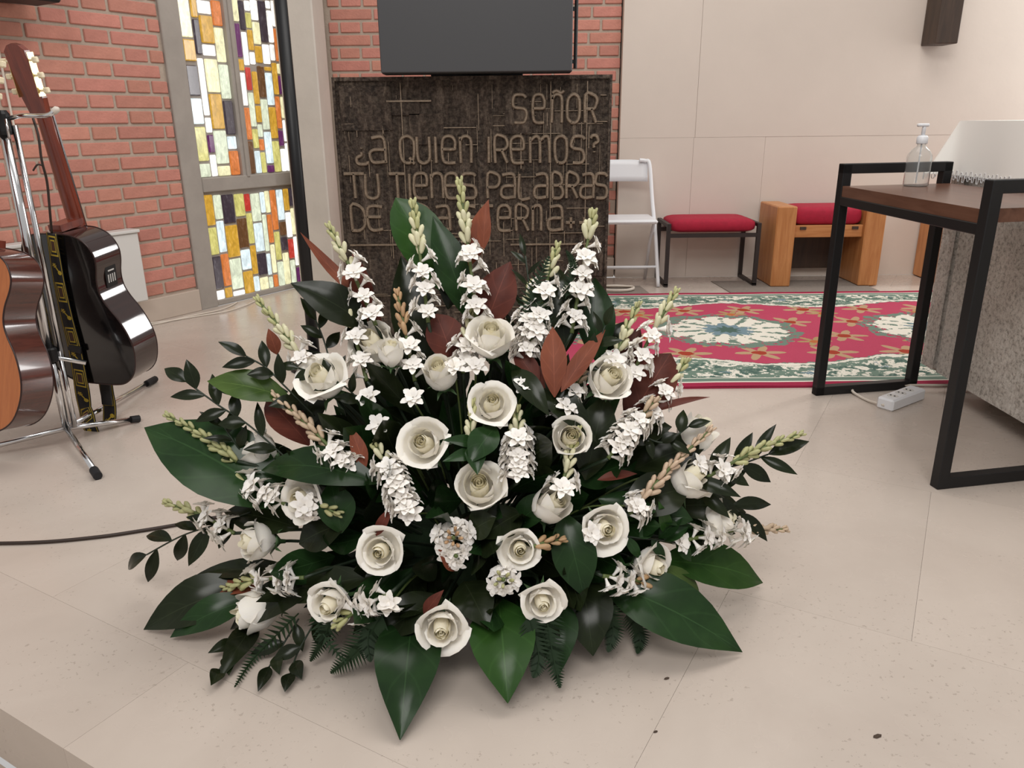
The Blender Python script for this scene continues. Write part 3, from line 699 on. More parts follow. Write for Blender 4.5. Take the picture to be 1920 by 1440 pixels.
# ================================================================== LEFT: GUITAR STAND, GUITARS, CABLES
gs0 = gp(130, 830)
gs = thing('guitar_stand', 'chrome tripod guitar stand holding two guitars back to back', 'stand', gs0)
part('pole', MB().tube([gs0 + V((0, 0, .05)), gs0 + V((0, 0, .30))], .011, 10).tube([gs0 + V((.022, .01, .05)), gs0 + V((.022, .01, .30))], .008, 10), 'chrome', gs, True)
part('upper_pole', MB().tube([gs0 + V((0, 0, .28)), gs0 + V((0, 0, .975))], .014, 12).tube([gs0 + V((.026, .012, .28)), gs0 + V((.026, .012, .955))], .008, 10), 'chrome', gs, True)
part('clutch', MB().lathe([(.018, .27), (.022, .275), (.022, .31), (.018, .315)], 14, M4.Translation(gs0)), 'black_plastic', gs)
part('top_cap', MB().lathe([(.02, .93), (.022, .94), (.022, .985), (.016, .995)], 14, M4.Translation(gs0)), 'black_plastic', gs)
hk = gs0 + V((0, 0, .972)); hA = aty(66, 216, 2.31); hB = aty(104, 212, 2.24)
part('neck_holder', MB().tube(catmull([hk + V((-.2, -.05, .01)), hk + V((-.12, -.04, 0)), hk, aty(40, 217, 2.25), aty(70, 217, 2.245), aty(92, 215, 2.235), hB + V((0, 0, .008))], 6), .0065, 8).tube([hk + V((0, 0, -.05)), hk + V((.03, -.03, -.05)), hk + V((.03, -.03, 0))], .004, 6), 'chrome', gs, True)
part('holder_tip', MB().lathe([(.002, -.012), (.009, -.006), (.009, .008), (.003, .014)], 10, frame_m(hB + V((0, 0, .006)), (.8, -.1, .5))), 'white_cable', gs, True)
for q in (gp(185, 900), gp(262, 791), gp(-110, 868), gp(292, 716)):
    top = gs0 + V((0, 0, .05)); q = V((q.x, q.y, .012)); d = (q - top)
    lg = part('leg', MB().tube([top, q - d * .08], .0085, 8), 'chrome', gs, True)
    part('rubber_foot', MB().tube([q - d * .12, q], .0125, 10), 'rubber', lg)
part('body_cradle', MB().tube([gs0 + V((-.14, -.1, .235)), gs0 + V((0, 0, .285)), gs0 + V((.085, .03, .255))], .008, 8), 'chrome', gs, True)
HP = [(0, 0), (.06, .001), (.115, .012), (.16, .05), (.183, .11), (.183, .165), (.162, .225), (.13, .275), (.117, .31), (.12, .35), (.135, .395), (.137, .43), (.118, .465), (.08, .485), (.04, .49), (0, .49)]
def guitar(label, bottom, nut, face, front, g):
    """local frame: z up the neck, -y the side turned to us"""
    z = (nut - bottom).normalized(); y = -(V(face) - z * V(face).dot(z)).normalized(); x = y.cross(z)
    mt = M4(((x.x, y.x, z.x, bottom.x), (x.y, y.y, z.y, bottom.y), (x.z, y.z, z.z, bottom.z), (0, 0, 0, 1)))
    t = thing('guitar', label, 'guitar', mtx=mt)
    half = catmull([(a * g, 0, b_ * g) for a, b_ in HP], 4); out = half + [V((-p.x, 0, p.z)) for p in half[-2:0:-1]]; D = .098 * g
    mb = MB(); n = len(out); mb.add(out + [p + V((0, D, 0)) for p in out], [(i, (i + 1) % n, n + (i + 1) % n, n + i)[::-1] for i in range(n)])
    part('rib', mb, 'rosewood' if front else 'dark_rosewood', t, True, True)
    for yy, sg, nm in ((0, -1, 'soundboard' if front else 'back'), (D, 1, 'back' if front else 'soundboard')):
        c = V((0, yy + sg * .004, .22 * g)); mb = MB()
        inner = [V((p.x * .6, yy + sg * .0035, c.z + (p.z - c.z) * .6)) for p in out]; pp = [V((p.x, yy, p.z)) for p in out]
        mb.add(pp + inner + [c], [(i, (i + 1) % n, n + (i + 1) % n, n + i) for i in range(n)] + [(n + i, n + (i + 1) % n, 2 * n) for i in range(n)])
        part(nm, mb, 'cedar' if nm == 'soundboard' else ('rosewood' if front else 'black_gloss'), t, True, True)
        part('binding', MB().tube([V((p.x * .995, yy + sg * .0005, p.z)) for p in out], .0022 * g, 6, True), 'binding', t, True, True)
    fy = -.006 if front else D + .006                      # plane of the strings
    s_ = -1 if front else 1
    mb = MB()
    def nk(u, v_):
        a = math.pi * u; zz = (.478 + .345 * v_) * g; wd = (.031 - .006 * v_) * g; dep = (.022 if v_ > .08 else .022 + (.08 - v_) * .55) * g
        return V((wd * math.cos(a), fy - s_ * math.sin(a) * dep, zz))
    part('neck', mb.grid(nk, 10, 24).box((-.026 * g, fy - .004, .48 * g), (.026 * g, fy + .004, .82 * g)), 'mahogany', t, True, True)
    part('fingerboard', MB().box((-.0285 * g, fy, .36 * g), (.0285 * g, fy + s_ * .007, .822 * g), .001), 'dark_rosewood', t, False, True)
    part('heel', MB().prism([(-.03 * g, fy - s_ * .0, .495 * g), (.03 * g, fy, .495 * g), (.024 * g, fy - s_ * .085 * g, .492 * g), (-.024 * g, fy - s_ * .085 * g, .492 * g)], (0, s_ * .0, .02 * g)), 'mahogany', t, False, True)
    hd = [(-.03, .82), (.03, .82), (.037, .86), (.037, .985), (.02, 1.0), (0, 1.005), (-.02, 1.0), (-.037, .985), (-.037, .86)]
    hdo = part('headstock', MB().prism([(a * g, fy - s_ * (.004 + .10 * (b_ - .82)) * g, b_ * g) for a, b_ in hd], (0, -s_ * .017 * g, 0)), 'mahogany', t, False, True)
    for sx in (-1, 1):
        part('tuner_plate', MB().box((sx * .037 * g, fy - s_ * .012 * g, .865 * g), (sx * .0385 * g, fy - s_ * .034 * g, .98 * g)), 'brass', hdo, False, True)
        for zz in (.88, .92, .96):
            yk = fy - s_ * (.004 + .10 * (zz - .82) + .012) * g
            part('tuner_button', MB().tube([(sx * .038 * g, yk, zz * g), (sx * .052 * g, yk, zz * g)], .003 * g, 6).box((sx * .05 * g, yk - .007 * g, (zz - .008) * g), (sx * .066 * g, yk + .007 * g, (zz + .008) * g), .003), 'cream_plastic', hdo, False, True)
    for i in range(6):
        xs = (-.021 + i * .0084) * g
        part('string', MB().tube([(xs, fy + s_ * .012, .12 * g), (xs * .85, fy + s_ * .010, .82 * g)], .0006, 4), 'chrome', t, False, True)
    yb = -.0 if front else D
    part('bridge', MB().box((-.09 * g, yb + s_ * .001, .105 * g), (.09 * g, yb + s_ * .011, .135 * g), .002), 'rosewood', t, False, True)
    part('sound_hole', MB().lathe([(.043 * g, 0), (.043 * g, .001)], 28, frame_m((0, yb + s_ * .0042, .335 * g), (0, s_, 0))), 'black_plastic', t, False, True)
    part('end_pin', MB().lathe([(.006, 0), (.005, .006), (.009, .012), (.007, .016)], 10, frame_m((0, D / 2, 0), (0, 0, -1))), 'black_plastic', t, False, True)
    return t, mt, D
b2, n2 = aty(185, 719, 2.41), aty(24, 216, 2.31); g2 = (n2 - b2).length / .825
gt2, gm2, D2 = guitar('black-backed guitar with patterned strap hanging on the stand, neck upright', b2, n2, (-.31, -.95, 0), False, g2)
# preamp on the rib (upper bout side)
px_ = .1205 * g2; mtp = frame_m((px_ + .001, D2 * .55, .352 * g2), (.98, 0, -.18), (0, 0, 1))
part('preamp', MB().box((-.036, -.022, 0), (.036, .022, .004), .001, mtp), 'black_plastic', gt2, False, True)
for i in range(4): part('slider', MB().box((-.02, -.014 + i * .0085, .004), (.006, -.011 + i * .0085, .0052), 0, mtp), 'white_paint', gt2, False, True)
part('slider', MB().box((.016, -.012, .004), (.02, .012, .0052), 0, mtp), 'white_paint', gt2, False, True)
# strap material: u across, v along (metres)
m = mat('strap', '#121013', .7); nt = m.node_tree; b = nt.nodes['Principled BSDF']; uv = coords(nt, 'UV'); sp = nt.nodes.new('ShaderNodeSeparateXYZ'); nt.links.new(uv, sp.inputs[0])
u, v_ = NX(nt, sp.outputs[0]), NX(nt, sp.outputs[1]); cu = (u - .5).abs(); ph = (v_ / .15).fract() * .15
yel = ((cu - .44).abs()).lt(.025)
sq = ((ph - .04).abs() / .032).mx(cu / .34); yel = yel.mx((sq - .93).abs().lt(.08)); yel = yel.mx((sq - .55).abs().lt(.07))
du, dv = (u - .5) * .045, ph - .112; kx = du * .6 + dv * .8; ky = du * -.8 + dv * .6
yel = yel.mx((ky.abs().lt(.0022) * kx.abs().lt(.02)).mx((((kx - .016) * (kx - .016) + ky * ky).sqrt() - .005).abs().lt(.0022)).mx(((kx + .014).abs().lt(.002)) * (ky.abs().lt(.007))).mx(((kx + .008).abs().lt(.0017)) * (ky.abs().lt(.006))))
cs = cmix(nt, sq.lt(.5), hexc('#141114'), hexc('#4a2f22')); nt.links.new(cmix(nt, yel, cs, hexc('#b59a2e')), b.inputs['Base Color'])
def ribbon(pts, wid, parent, inv, name='strap', m='strap', nrm=None):
    P = catmull(pts, 7); vs, fs, uvs = [], [], []; L = 0
    for i, p_ in enumerate(P):
        t_ = (P[min(i + 1, len(P) - 1)] - P[max(i - 1, 0)]).normalized(); side = V((.93, -.2, .3)); side = (side - t_ * side.dot(t_)).normalized()
        if i: L += (p_ - P[i - 1]).length
        wd = wid[0] + (wid[1] - wid[0]) * min(1, i / (len(P) * .4))
        for sg in (-1, 1): vs.append(inv @ (p_ + side * sg * wd / 2)); uvs.append((.5 + sg * .5, L))
        if i: k_ = 2 * i; fs.append((k_ - 2, k_ - 1, k_ + 1, k_))
    mb = MB().add(vs, fs); me = mb.mesh(name, m, True); ul = me.uv_layers.new()
    for lp_ in me.loops: ul.data[lp_.index].uv = uvs[lp_.vertex_index]
    o = link(name, me, parent); md = o.modifiers.new('t', 'SOLIDIFY'); md.thickness = .003; return o
gi = gm2.inverted()
fn2 = -V((gm2[0][1], gm2[1][1], gm2[2][1])); sy = lambda x, y: onpl(x, y, b2 + fn2 * .014, fn2)
ribbon([sy(97, 437), sy(103, 475), sy(112, 530), sy(126, 595), sy(141, 655), sy(152, 715), sy(160, 765), aty(170, 800, 2.37), aty(181, 822, 2.38), aty(194, 822, 2.42), aty(203, 800, 2.45), aty(205, 765, 2.46), aty(200, 735, 2.465), aty(197, 716, 2.465)], (.032, .052), gt2, gi)
part('strap_buckle', MB().box((-.026, -.012, -.004), (.026, .012, .004), .002, gi @ frame_m(sy(141, 653) + V((0, -.003, 0)), (-.31, -.95, 0), (.93, -.3, -.2))), 'black_plastic', gt2, False, True)
part('strap_end', MB().box((-.022, -.04, -.003), (.022, .04, .003), .002, gi @ frame_m(aty(199, 738, 2.452), (-.3, -.95, .1), (.95, -.3, 0))), 'black_plastic', gt2, False, True)
part('strap_cord', MB().tube([gi @ p for p in catmull([aty(62, 222, 2.28), aty(72, 255, 2.27), aty(78, 300, 2.27), aty(88, 340, 2.29), aty(93, 390, 2.3), aty(97, 437, 2.33)], 5)], .0035, 6), 'dark_cable', gt2, True, True)
part('strap_cord', MB().tube([gi @ p for p in catmull([aty(79, 310, 2.27), aty(70, 309, 2.265), aty(62, 320, 2.265)], 5)], .0025, 6), 'dark_cable', gt2, True, True)
b1, n1 = aty(-62, 800, 2.06), aty(-48, 216, 2.19); g1 = (n1 - b1).length / .825
guitar('guitar with orange cedar top and reddish side, cut by the left edge', b1, n1, (-.31, -.95, 0), True, g1)
# cables on the floor
single('instrument_cable', MB().tube(catmull([gp(-300, 1012, .005), gp(-100, 1018, .005), gp(60, 1017, .005), gp(180, 1007, .005), gp(270, 994, .005), gp(330, 984, .005), gp(420, 968, .005), gp(520, 965, .005)], 8), .0045, 6), 'dark_cable', 'dark cable running along the floor to the flower arrangement from the left edge', 'cable', gp(180, 1007), True)
for i, (pp, lb) in enumerate((([(250, 612), (300, 604), (350, 592), (400, 582), (425, 574), (440, 566)], 'white cable along the brick plinth, ending below the stained glass'), ([(262, 606), (310, 601), (365, 592), (420, 583), (455, 572), (475, 563)], 'pale cable nearer the room, lying along the plinth below the stained glass'))):
    single('floor_cable', MB().tube(catmull([gp(a, b_, .005) + WN * .02 for a, b_ in pp], 6), .004, 6), 'white_cable', lb, 'cable', gp(*pp[2]), True)
for i, (a, b_, r_, lb) in enumerate(((1645, 1381, .006, 'brown flake of debris on the floor near the lower right corner'), (1250, 1273, .004, 'dark crumb on the floor below the long right-hand leaf'), (1229, 1373, .003, 'tiny dark crumb near the bottom edge of the floor'))):
    q = gp(a, b_); single('debris', MB().lathe([(r_ * .6, .0003), (r_, .001), (r_ * .7, .0025), (r_ * .2, .003)], 6, frame_m(q, (0, 0, 1), (1, .4, 0)) @ M4.Diagonal((1.5, .7, 1, 1))), 'dirt', lb, 'debris', q)
# ================================================================== FLOWER ARRANGEMENT
O3 = V((-.085, 1.43, .10))
fa = thing('flower_arrangement', 'large fan of white roses, tuberoses and dark green leaves on the floor', 'flower arrangement', (O3.x, O3.y, 0))
FL = wloc(fa)
def interp(x, xs, ys):
    if x <= xs[0]: return ys[0]
    for a, b_, p, q in zip(xs, xs[1:], ys, ys[1:]):
        if x <= b_: return p + (q - p) * (x - a) / (b_ - a)
    return ys[-1]
def ysurf(x, y):
    yb = interp(y, [345, 640, 760, 950, 1180, 1300, 1385], [1.52, 1.40, 1.33, 1.23, 1.13, 1.07, 1.01])
    k = min(1, max(0, (abs(x - 870) - 120) / 460)) ** 1.4
    return yb + (1.42 - yb) * k if yb < 1.42 else yb
def fp(x, y, dY=0.0):                       # point of the bouquet seen at photo position x, y
    Y = ysurf(x, y) + dY; g = gp(x, y, .012)
    return aty(x, y, Y) if g.y > Y or y < 300 else g
def pxm(p): return (CW.transposed() @ (p - CAMP))[2] / FPX      # metres per photo pixel at p
part('foam_block', MB().box((O3.x - .16, 1.36, .03), (O3.x + .16, 1.52, .17), .02), 'foam', fa)
part('tray', MB().box((O3.x - .19, 1.33, 0), (O3.x + .19, 1.55, .03), .006).box((O3.x - .19, 1.33, .03), (O3.x - .18, 1.55, .06)).box((O3.x + .18, 1.33, .03), (O3.x + .19, 1.55, .06)), 'black_plastic', fa)
# ---------------- leaves
def leaf_mesh(B, T, wd, nrm, bow, m, shape='lance', fold=.25, nu=4, nv=10, twist=0, off=FL):
    ax = T - B; L = ax.length; a = ax / L; n = (nrm - a * nrm.dot(a)).normalized(); s = a.cross(n)
    pk = {'lance': .42, 'ovate': .5, 'narrow': .4, 'obov': .6}[shape]
    vs, fs, uvs = [], [], []
    for j in range(nv + 1):
        t = j / nv
        if t < pk: wf = math.sin(t / pk * math.pi / 2) ** .8
        else: wf = math.cos((t - pk) / (1 - pk) * math.pi / 2) ** (1.0 if shape != 'obov' else .7)
        wf = max(wf, .05 if j < nv else .01)
        arch = bow * L * (math.sin(math.pi * t * .95) - .25 * t * t)
        c = B + ax * t + n * arch; tw = twist * t; sn = s * math.cos(tw) + n * math.sin(tw); nn = n * math.cos(tw) - s * math.sin(tw)
        for i in range(nu + 1):
            u_ = i / nu * 2 - 1; q = c + sn * (u_ * wf * wd / 2) + nn * (fold * abs(u_) * wf * wd / 2 + .012 * wd * math.sin(t * 14 + u_ * 2) * abs(u_))
            vs.append(q - off); uvs.append((i / nu, t))
    k = nu + 1
    fs = [(j * k + i, j * k + i + 1, (j + 1) * k + i + 1, (j + 1) * k + i) for j in range(nv) for i in range(nu)]
    me = MB().add(vs, fs).mesh('leaf', m, True); ul = me.uv_layers.new()
    for lp_ in me.loops: ul.data[lp_.index].uv = uvs[lp_.vertex_index]
    return me
def leaf(x0, y0, x1, y1, w, m='leaf_green', d0=.05, d1=0, shape='lance', bow=.08, fold=.25, nz=(0, 0, .6), twist=0, name='leaf', parent=None):
    B, T = fp(x0, y0, d0), fp(x1, y1, d1); mid = (B + T) / 2
    n = (CAMP - mid).normalized() + V(nz)
    o = link(name, leaf_mesh(B, T, w * pxm(mid), n, bow, m, shape, fold, twist=twist), parent or fa)
    if 'rust' in m: o['label'] = 'rust-brown leaf underside'
    return o
G, DK, BR, RU, DR, OL = 'leaf_green', 'leaf_dark', 'leaf_bright', 'leaf_rust', 'leaf_dark_rust', 'leaf_olive'
for a in [
 (540, 950, 270, 800, 150, G, .03, .0, 'lance', .10), (545, 748, 388, 714, 64, OL, .02, -.02, 'ovate', .10), (540, 735, 400, 730, 44, G, .05, .03, 'ovate', .06),
 (690, 612, 545, 530, 76, DK, .04, .0, 'lance', .10), (470, 1095, 268, 1180, 92, DK, .05, .0, 'lance', .12), (480, 1120, 318, 1195, 62, G, .03, -.02, 'lance', .14),
 (560, 1070, 362, 1080, 40, DK, .06, .02, 'lance', .08), (775, 1150, 750, 1386, 124, G, .07, 0, 'lance', .13), (935, 1120, 952, 1318, 124, BR, .06, 0, 'lance', .10),
 (1120, 1085, 1393, 1222, 118, G, .06, 0, 'lance', .10), (1235, 1050, 1432, 1092, 92, BR, .05, 0, 'lance', .10), (1240, 1060, 1315, 1122, 36, OL, .03, .0, 'lance', .1),
 (850, 560, 742, 370, 96, BR, .10, .09, 'obov', .05), (880, 600, 812, 405, 66, G, .08, .07, 'ovate', .06), (840, 580, 862, 450, 56, DK, .09, .08, 'ovate', .05),
 (800, 720, 752, 480, 84, DK, .12, .11, 'ovate', .05), (1098, 900, 1136, 738, 84, DK, .05, .03, 'ovate', .08), (960, 990, 1046, 928, 58, G, .05, .0, 'ovate', .1),
 (715, 905, 488, 880, 78, G, .0, .0, 'lance', .16), (1165, 960, 1292, 915, 92, DK, .02, .0, 'ovate', .12), (930, 800, 880, 868, 58, G, .0, -.03, 'ovate', .1),
 (900, 835, 830, 825, 26, G, .0, -.03, 'lance', .1), (905, 850, 830, 865, 28, G, .0, -.03, 'lance', .1), (890, 830, 895, 890, 40, G, -.01, -.03, 'lance', .1),
 (1055, 960, 1095, 1120, 84, G, .03, .0, 'ovate', .08), (1090, 1080, 1112, 1230, 100, DK, .06, 0, 'lance', .1), (1030, 1120, 1050, 1262, 92, G, .06, .01, 'lance', .1),
 (870, 1090, 915, 1180, 80, DK, .05, 0, 'lance', .1), (1140, 660, 1180, 600, 40, DK, .08, .08, 'lance', .1), (1060, 660, 1045, 500, 82, DK, .05, .06, 'ovate', .05),
 (1120, 680, 1115, 520, 72, G, .06, .07, 'ovate', .05), (1010, 760, 1000, 600, 60, DK, .06, .06, 'lance', .05), (940, 700, 900, 560, 60, DK, .08, .08, 'lance', .05),
 (700, 700, 660, 560, 60, DK, .06, .05, 'lance', .05), (580, 800, 570, 700, 70, DK, .06, .05, 'lance', .08), (1150, 820, 1260, 800, 72, DK, .05, .03, 'lance', .1),
 (1190, 880, 1330, 830, 76, DK, .06, .03, 'lance', .1), (1250, 950, 1400, 960, 72, DK, .06, .02, 'lance', .12), (1240, 990, 1380, 1000, 60, G, .05, .01, 'lance', .12),
 (1090, 1080, 1210, 1150, 70, DK, .06, .02, 'lance', .1), (700, 1080, 520, 1130, 64, DK, .06, .02, 'lance', .1), (620, 1080, 430, 1180, 70, DK, .05, .02, 'lance', .1),
 (560, 990, 420, 960, 76, DK, .06, .03, 'lance', .1), (830, 1120, 700, 1200, 76, DK, .06, .02, 'lance', .1), (640, 1000, 620, 900, 70, G, .02, .01, 'ovate', .1),
 (980, 960, 900, 1010, 70, DK, .04, .01, 'ovate', .1), (880, 1000, 930, 970, 62, DK, .02, .0, 'ovate', .1), (650, 980, 560, 1020, 80, DK, .03, .01, 'ovate', .1),
 (1220, 960, 1300, 975, 50, G, .01, -.02, 'lance', .1), (1235, 1010, 1280, 970, 30, G, .0, -.03, 'ovate', .1), (1250, 1000, 1235, 940, 26, BR, .0, -.03, 'lance', .1),
 (480, 1170, 412, 1272, 50, DK, .03, 0, 'lance', .1), (990, 700, 1120, 830, 60, DK, .04, 0, 'lance', .12), (960, 690, 1030, 780, 46, DK, .0, -.02, 'lance', .1),
]: leaf(*a)
for a in [
 (680, 560, 563, 436, 24, RU, .05, .04, 'narrow', -.08), (880, 500, 916, 374, 42, RU, .04, .03, 'lance', .05), (905, 470, 912, 378, 26, RU, .02, .01, 'narrow', .05), (908, 620, 957, 490, 76, DR, .05, .04, 'ovate', .05),
 (855, 690, 818, 588, 72, DR, .05, .04, 'obov', .05), (1040, 745, 1036, 612, 50, RU, .0, .0, 'ovate', .06), (1052, 735, 1135, 618, 36, RU, -.01, .0, 'lance', .05),
 (1175, 800, 1258, 662, 92, DR, .06, .05, 'obov', .06), (1165, 700, 1200, 612, 46, DR, .06, .06, 'lance', .05), (1210, 775, 1332, 744, 15, DR, .02, .0, 'narrow', .1),
 (520, 665, 503, 616, 26, RU, .03, .02, 'lance', .05), (580, 835, 500, 748, 66, DR, .05, .03, 'obov', .06), (685, 880, 657, 800, 30, RU, .0, -.01, 'lance', .06),
 (705, 1005, 738, 948, 22, DR, .0, -.01, 'lance', .1), (490, 1105, 355, 1104, 30, RU, .01, .0, 'lance', .02), (795, 1155, 832, 1106, 26, DR, .01, -.01, 'lance', .1),
 (855, 1070, 822, 1030, 30, RU, .01, -.01, 'lance', .1), (1120, 900, 1195, 888, 20, DR, .02, .01, 'lance', .1), (690, 610, 662, 470, 44, DR, .06, .06, 'lance', .05),
 (935, 650, 900, 520, 50, DR, .07, .07, 'lance', .05), (700, 640, 690, 560, 40, DR, .05, .05, 'lance', .05), (1010, 720, 960, 650, 40, DR, .02, .02, 'lance', .05),
 (1080, 790, 1000, 680, 40, DR, .03, .03, 'lance', .08)]: leaf(*a)
rf = random.Random(11)
# ---------------- ruscus sprigs
def sprig(pts, n, ll=46, w=17, m=DK, d=0.0):
    P = catmull([fp(x, y, d + (.03 if i == 0 else 0)) for i, (x, y) in enumerate(pts)], 8)
    st_ = part('leafy_sprig', MB().tube(P, .0018, 5), 'stem_dark', fa, True); off = wloc(fa)
    for i in range(n):
        t = .18 + .82 * i / (n - 1); q = P[min(len(P) - 1, int(t * (len(P) - 1)))]; qq = P[max(0, min(len(P) - 1, int(t * (len(P) - 1))) - 2)]
        a = (q - qq).normalized(); k = pxm(q); sd = a.cross((CAMP - q).normalized()); sg = 1 if i % 2 else -1
        dv = a * .75 + sd * sg * (.75 if i < n - 1 else .05) + V((rf.uniform(-.15, .15), rf.uniform(-.35, .1), rf.uniform(-.15, .1)))
        T = q + dv.normalized() * ll * k * rf.uniform(.8, 1.15); T.z = max(T.z, .01)
        link('leaf', leaf_mesh(q, T, w * k * rf.uniform(.8, 1.2), (CAMP - q).normalized() + V((rf.uniform(-.4, .4), 0, .5)), .08, m, 'lance', off=off), st_)
sprig([(560, 880), (470, 800), (410, 760), (350, 716)], 9, 62, 24)
sprig([(590, 780), (530, 720), (500, 690), (462, 668)], 6, 56, 26)
sprig([(650, 780), (625, 700), (608, 640), (592, 600)], 7, 48, 20, DK, .07)
sprig([(470, 960), (400, 985), (340, 1005), (275, 1040)], 8, 74, 25)
sprig([(470, 870), (440, 830), (420, 800)], 5, 50, 18)
sprig([(1240, 930), (1320, 890), (1390, 870), (1440, 852)], 9, 82, 25)
sprig([(1270, 930), (1340, 925), (1385, 960)], 6, 76, 24)
sprig([(1180, 800), (1240, 830), (1290, 800)], 6, 44, 20)
sprig([(560, 1160), (530, 1210), (505, 1250)], 4, 60, 24, DK); sprig([(600, 1150), (560, 1220), (545, 1262)], 4, 56, 24, DK); sprig([(480, 1150), (440, 1210), (412, 1255)], 4, 60, 26)
sprig([(1040, 720), (1110, 660), (1135, 610)], 6, 44, 18); sprig([(1120, 1000), (1210, 1010), (1290, 1020)], 7, 50, 22, G); sprig([(680, 760), (640, 720), (560, 690)], 6, 46, 20, DK)
sprig([(960, 640), (990, 560), (985, 480)], 8, 48, 10, DK, .04)
# ---------------- ferns
def fern(pts, wd, n=26, d=.01):
    P = catmull([fp(x, y, d * (1 - i / (len(pts) - 1))) for i, (x, y) in enumerate(pts)], 12); mb = MB().tube(P, .0014, 4); N = len(P)
    for i in range(n):
        t = .12 + .88 * i / n; q = P[int(t * (N - 1))]; a = (P[min(N - 1, int(t * (N - 1)) + 1)] - P[max(0, int(t * (N - 1)) - 1)]).normalized()
        sd = a.cross((CAMP - q).normalized()).normalized(); L = wd * pxm(q) * (1 - t) ** .7 * min(1, t * 4 + .3) / 2
        for sg in (-1, 1):
            T = q + (sd * sg + a * .55).normalized() * L; wv = a * (.0026 + L * .05); T.z = max(T.z, .006); mb.add([q - wv, q + wv * 1.2, T], [(0, 1, 2)])
    o = part('fern_frond', mb, 'fern', fa)
for a in [([(1020, 1130), (1035, 1220), (1050, 1290)], 90), ([(640, 1120), (610, 1190), (582, 1240)], 80), ([(720, 1150), (670, 1220), (620, 1262)], 110), ([(560, 1150), (480, 1230), (440, 1288)], 60),
          ([(990, 1150), (1010, 1230), (1000, 1270)], 80), ([(1130, 1130), (1150, 1180), (1140, 1222)], 80), ([(1180, 1140), (1200, 1190), (1195, 1225)], 70), ([(640, 1090), (600, 1170), (650, 1245)], 80), ([(700, 1140), (690, 1200), (695, 1240)], 80),
          ([(1010, 640), (1000, 560), (1030, 480)], 100), ([(1060, 560), (1075, 500), (1062, 470)], 40)]: fern(*a)
# ---------------- roses
def petal_meshes(h, opn, seed):
    rr = random.Random(seed); out = []
    for k in range(12):
        ring = 1 + k // 4; r = [.15, .37, .56, .77][ring]; hh = h * [1.02, 1.0, .96, .88][ring] * rr.uniform(.95, 1.05); fl_ = [-.10, -.10, .02, .16][ring] * opn; wa = math.radians([115, 92, 78, 66][ring])
        ph0 = k * 1.5708 + ring * .75 + rr.uniform(-.2, .2); tip = rr.uniform(.02, .15); curl = [0, .02, .08, .20][ring] * opn * rr.uniform(.5, 1.4); lean = rr.uniform(-.06, .08) * (1 if ring < 3 else 1.7)
        def f(u_, v_):
            U = u_ * 2 - 1; a = ph0 + U * wa * (.5 + .5 * math.sin(min(1, v_ * 1.25) * math.pi * .5)) * (1 - .25 * max(0, v_ - .75) * 4 * abs(U))
            rad = r * (.34 + .74 * math.sin(min(1, v_ * 1.7) * math.pi / 2)) * (1 - .22 * max(0, v_ - .5) * (1 if ring < 3 else .6)) + fl_ * v_ ** 2.6 + lean * v_ + .03 * U * (1 if k % 2 else -1) * v_
            if v_ > .78: rad += curl * ((v_ - .78) / .22) ** 1.5 * (.6 + .4 * abs(U))
            z = hh * v_ * (1 - .20 * U * U * v_) + tip * v_ * (1 - U * U) - (curl * .75 * ((v_ - .78) / .22) ** 2 if v_ > .78 else 0)
            return V((rad * math.cos(a), rad * math.sin(a), z))
        me = MB().grid(f, 6, 6).mesh('petal', 'rose_petal_inner' if ring < 2 else 'rose_petal', True); out.append(me)
    return out
RV = [petal_meshes(1.45, 1.0, 1), petal_meshes(1.6, .6, 2), petal_meshes(1.9, .15, 3), petal_meshes(1.4, 1.35, 4)]
ROSES = []
def heart_mesh(h):
    def f(u_, v_):
        th = u_ * 2 * math.pi * 3.1; r = .03 + .33 * u_; top = h * (1.03 - .05 * u_)
        return V((math.cos(th) * r * (.55 + .6 * math.sin(v_ * math.pi * .75)) , math.sin(th) * r * (.55 + .6 * math.sin(v_ * math.pi * .75)), top * v_ - .02 * (1 + math.sin(th * 1.3)) * v_))
    return MB().grid(f, 46, 5).mesh('heart', 'rose_petal_inner', True)
HM = [heart_mesh(h_) for h_ in (1.45, 1.6, 1.9, 1.4)]
cal_me = MB().lathe([(.10, -.55), (.12, -.3), (.30, -.12), (.42, .02), (.30, .10)], 10).mesh('calyx', 'sepal', True)
mb = MB()
for k in range(5):
    a = k * 2 * math.pi / 5; dr = V((math.cos(a), math.sin(a), 0)); sd = V((-dr.y, dr.x, 0))
    mb.add([dr * .3 - sd * .14 - V((0, 0, .05)), dr * .3 + sd * .14 - V((0, 0, .05)), dr * .62 + sd * .10 + V((0, 0, .12)), dr * .62 - sd * .10 + V((0, 0, .12)), dr * .95 - V((0, 0, .1))], [(0, 1, 2, 3), (3, 2, 4)])
sep_me = mb.mesh('sepals', 'sepal', True)
def stem(p, tgt, r, m, parent, name='stem'):
    mid = (p + tgt) / 2 + V((0, .01, .015)); return part(name, MB().tube(catmull([p, mid, tgt], 5), r, 6), m, parent, True)
